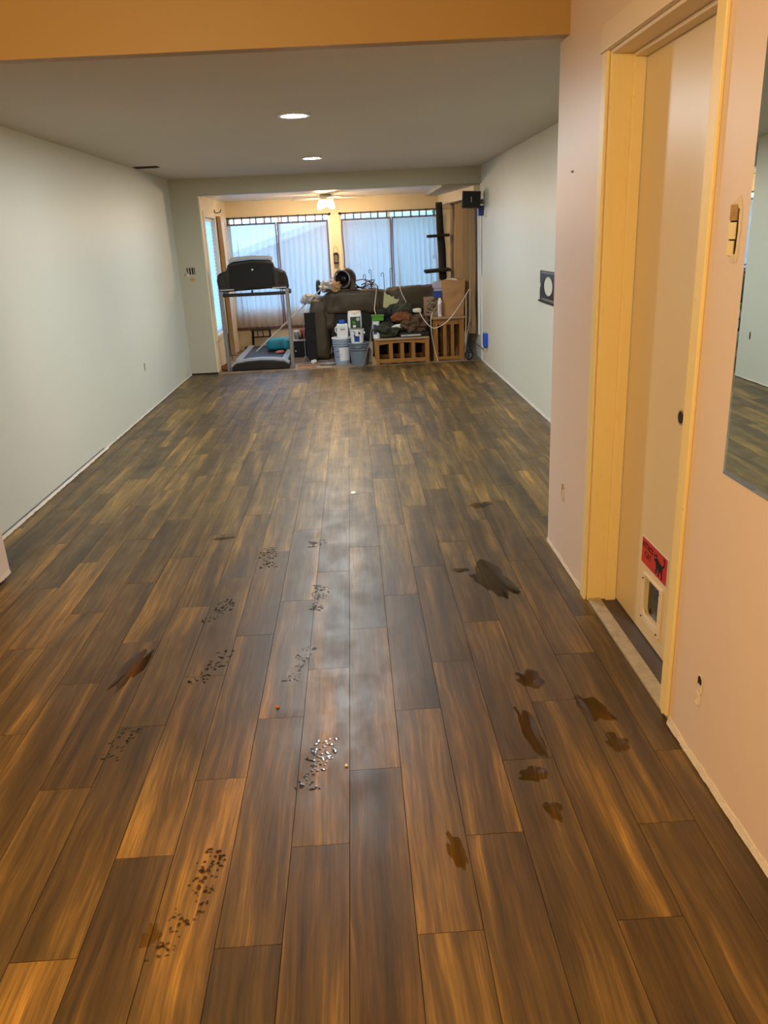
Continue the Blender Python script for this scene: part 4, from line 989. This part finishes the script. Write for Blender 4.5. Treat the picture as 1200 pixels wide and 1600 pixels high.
# mirror: bevelled slab on the near right wall
def mirror():
    t = thing('wall_mirror', 'large frameless mirror hanging on the peach wall right of the yellow door casing', 'mirror', (NX, 1.882, .892))
    Wd, Hh, b, x0, x1 = 1.30, 1.32, .016, -.004, -.007
    g = G(); V = lambda x, y, z: g.bm.verts.new((x, y, z))
    o = [V(x0, 0, 0), V(x0, -Wd, 0), V(x0, -Wd, Hh), V(x0, 0, Hh)]; i = [V(x1, -b, b), V(x1, -Wd+b, b), V(x1, -Wd+b, Hh-b), V(x1, -b, Hh-b)]
    k = [V(0, 0, 0), V(0, -Wd, 0), V(0, -Wd, Hh), V(0, 0, Hh)]
    g.bm.faces.new(i); g.bm.faces.new(k)
    for a in range(4):
        c = (a+1) % 4; g.bm.faces.new((o[a], o[c], i[c], i[a])); g.bm.faces.new((k[a], k[c], o[c], o[a]))
    g.make('glass', M_MIRROR, t)
mirror()

# ------------------------------------------------------------------ water on the floor and crumbs
def spill(i, x, y, sx, sy, rz, label):
    rnd = random.Random(i*7+1); g = G(); n = 36; A = []
    for k in range(n):
        a = 2*PI*k/n; r = .9+.55*noise.noise(Vector((math.cos(a)*1.5+i, math.sin(a)*1.5, i*2.3)))+.30*noise.noise(Vector((math.cos(a)*4, math.sin(a)*4+i, 3)))
        A.append((sx/2*r*math.cos(a), sy/2*r*math.sin(a)))
    c = g.bm.verts.new((0, 0, .0009)); top = [g.bm.verts.new((a*.96, b, .0009)) for a, b in [(p[0], p[1]*.97) for p in A]]; ed = [g.bm.verts.new((a, b, .0006)) for a, b in A]
    for k in range(n):
        j = (k+1) % n; g.bm.faces.new((c, top[k], top[j])); g.bm.faces.new((top[k], ed[k], ed[j], top[j]))
    o = g.make('water_spill', M_WATER, loc=(x, y, 0), smooth=True, fix=True); o.rotation_euler = (0, 0, rz)
    tag(o, label, 'water spill', 'water spills on the planks')
for i, a in enumerate(((.584, 3.253, .19, .40, .15, 'widest dark wet patch on the planks left of the door casing'),
                       (.553, 2.399, .085, .13, .3, 'oval wet patch level with the middle of the pet flap'),
                       (.49, 2.10, .055, .30, .1, 'long narrow wet patch running along a plank'),
                       (.452, 1.885, .095, .08, 0, 'short wet patch just below the long narrow one'),
                       (.715, 2.19, .10, .17, .4, 'wet patch nearest the door threshold end'),
                       (.735, 2.01, .075, .10, .2, 'faint wet patch below the one by the threshold'),
                       (.188, 1.60, .05, .15, .25, 'small amber wet patch on the plank edge near the bottom of the photo'),
                       (.471, 1.731, .05, .09, 0, 'faint small wet patch lower right of centre'),
                       (.692, 4.30, .16, .10, .3, 'farthest thin wet patch on the right'),
                       (.44, 3.38, .09, .05, 0, 'small pair of dark smears left of the widest patch'),
                       (-.912, 2.66, .09, .34, -.2, 'long faint wet patch on the left planks'),
                       (-.767, 3.99, .12, .05, .1, 'thin dark smear on the left beside a plank end'),
                       (-.55, 1.41, .05, .08, 0, 'small wet patch near the bottom left'))):
    spill(i, *a)
def footprint(i, x, y, w_, l_, rz, label, n=60):
    rnd = random.Random(i*11+5); g = G()
    for k in range(n):
        v = rnd.uniform(-1, 1); u = rnd.uniform(-1, 1)
        hw_ = (1-.25*v*v) if v > .0 else (.55+.35*v*v)   # shoe shape: broad front, narrow arch, heel
        if -.45 < v < -.25 and rnd.random() < .7: continue
        px, py = u*hw_*w_/2, v*l_/2; a = rnd.uniform(.0024, .0050)*(w_/.07); b = a*rnd.uniform(.7, 1.8); th = rnd.uniform(0, PI); m = 8
        c = g.bm.verts.new((px, py, .00125)); RR = [[], [], [], []]
        for j in range(m):
            q = 2*PI*j/m; ex, ey = a*math.cos(q), b*math.sin(q); ex, ey = ex*math.cos(th)-ey*math.sin(th), ex*math.sin(th)+ey*math.cos(th)
            
            for L, (f_, z_) in zip(RR, ((.4, .00122), (.78, .00112), (.9, .0010), (1, .0006))): L.append(g.bm.verts.new((px+ex*f_, py+ey*f_, z_)))
        for j in range(m):
            q = (j+1) % m; g.bm.faces.new((c, RR[0][j], RR[0][q]))
            for L, M_ in zip(RR, RR[1:]): g.bm.faces.new((L[j], M_[j], M_[q], L[q]))
    o = g.make('wet_shoe_print', M_DROP, loc=(x, y, 0), smooth=True); o.rotation_euler = (0, 0, rz); tag(o, label, 'wet footprint', 'wet shoe prints')
for i, a in enumerate(((-.183, 2.0, .085, .25, -.25, 'sparkling wet shoe print of bright droplets in the centre foreground', 95),
                       (-.272, 2.60, .07, .26, -.25, 'wet shoe print above and left of the sparkling one', 75),
                       (-.225, 3.17, .085, .26, -.05, 'small glinting wet print in the middle distance', 80),
                       (-.50, 3.68, .09, .28, .1, 'broad wet print at the left in the middle distance', 80),
                       (-.262, 3.83, .10, .10, 0, 'faint farthest wet print near the centre line', 30),
                       (-.65, 3.10, .085, .24, -.35, 'wet print on the left planks in middle distance', 60),
                       (-.61, 2.62, .09, .26, -.35, 'wet print level with the pet flap on the left', 60),
                       (-.83, 2.16, .08, .18, -.2, 'faint print far left, near a dark plank', 50),
                       (-.445, 1.60, .085, .13, -.2, 'dark print on the lower left planks', 55),
                       (-.485, 1.43, .075, .22, -.3, 'lowest left print with long streaks', 55))):
    footprint(i, *a)
t = tag(G().sup((0, 0, .004), (.012, .009, .008), .8, .001, 2).make('crumb', mat('orange_crumb', (214, 120, 40), .6), loc=(-.334, 2.313, .0005), smooth=True), 'tiny orange crumb on the planks left of the centre seam', 'crumb')
tag(G().sup((0, 0, .002), (.03, .05, .004), .8, .001, 2).make('paper_chip', M_PAPER, loc=(-.064, 4.66, .0005), smooth=True), 'tiny white chip far along the centre plank', 'chip')
tag(G().sup((0, 0, .003), (.010, .012, .005), .9, .0005, 4).make('white_crumb', M_PAPER, loc=(-.098, 1.976, .0005), smooth=True), 'tiny white fleck beside the sparkling print at the centre seam', 'crumb')
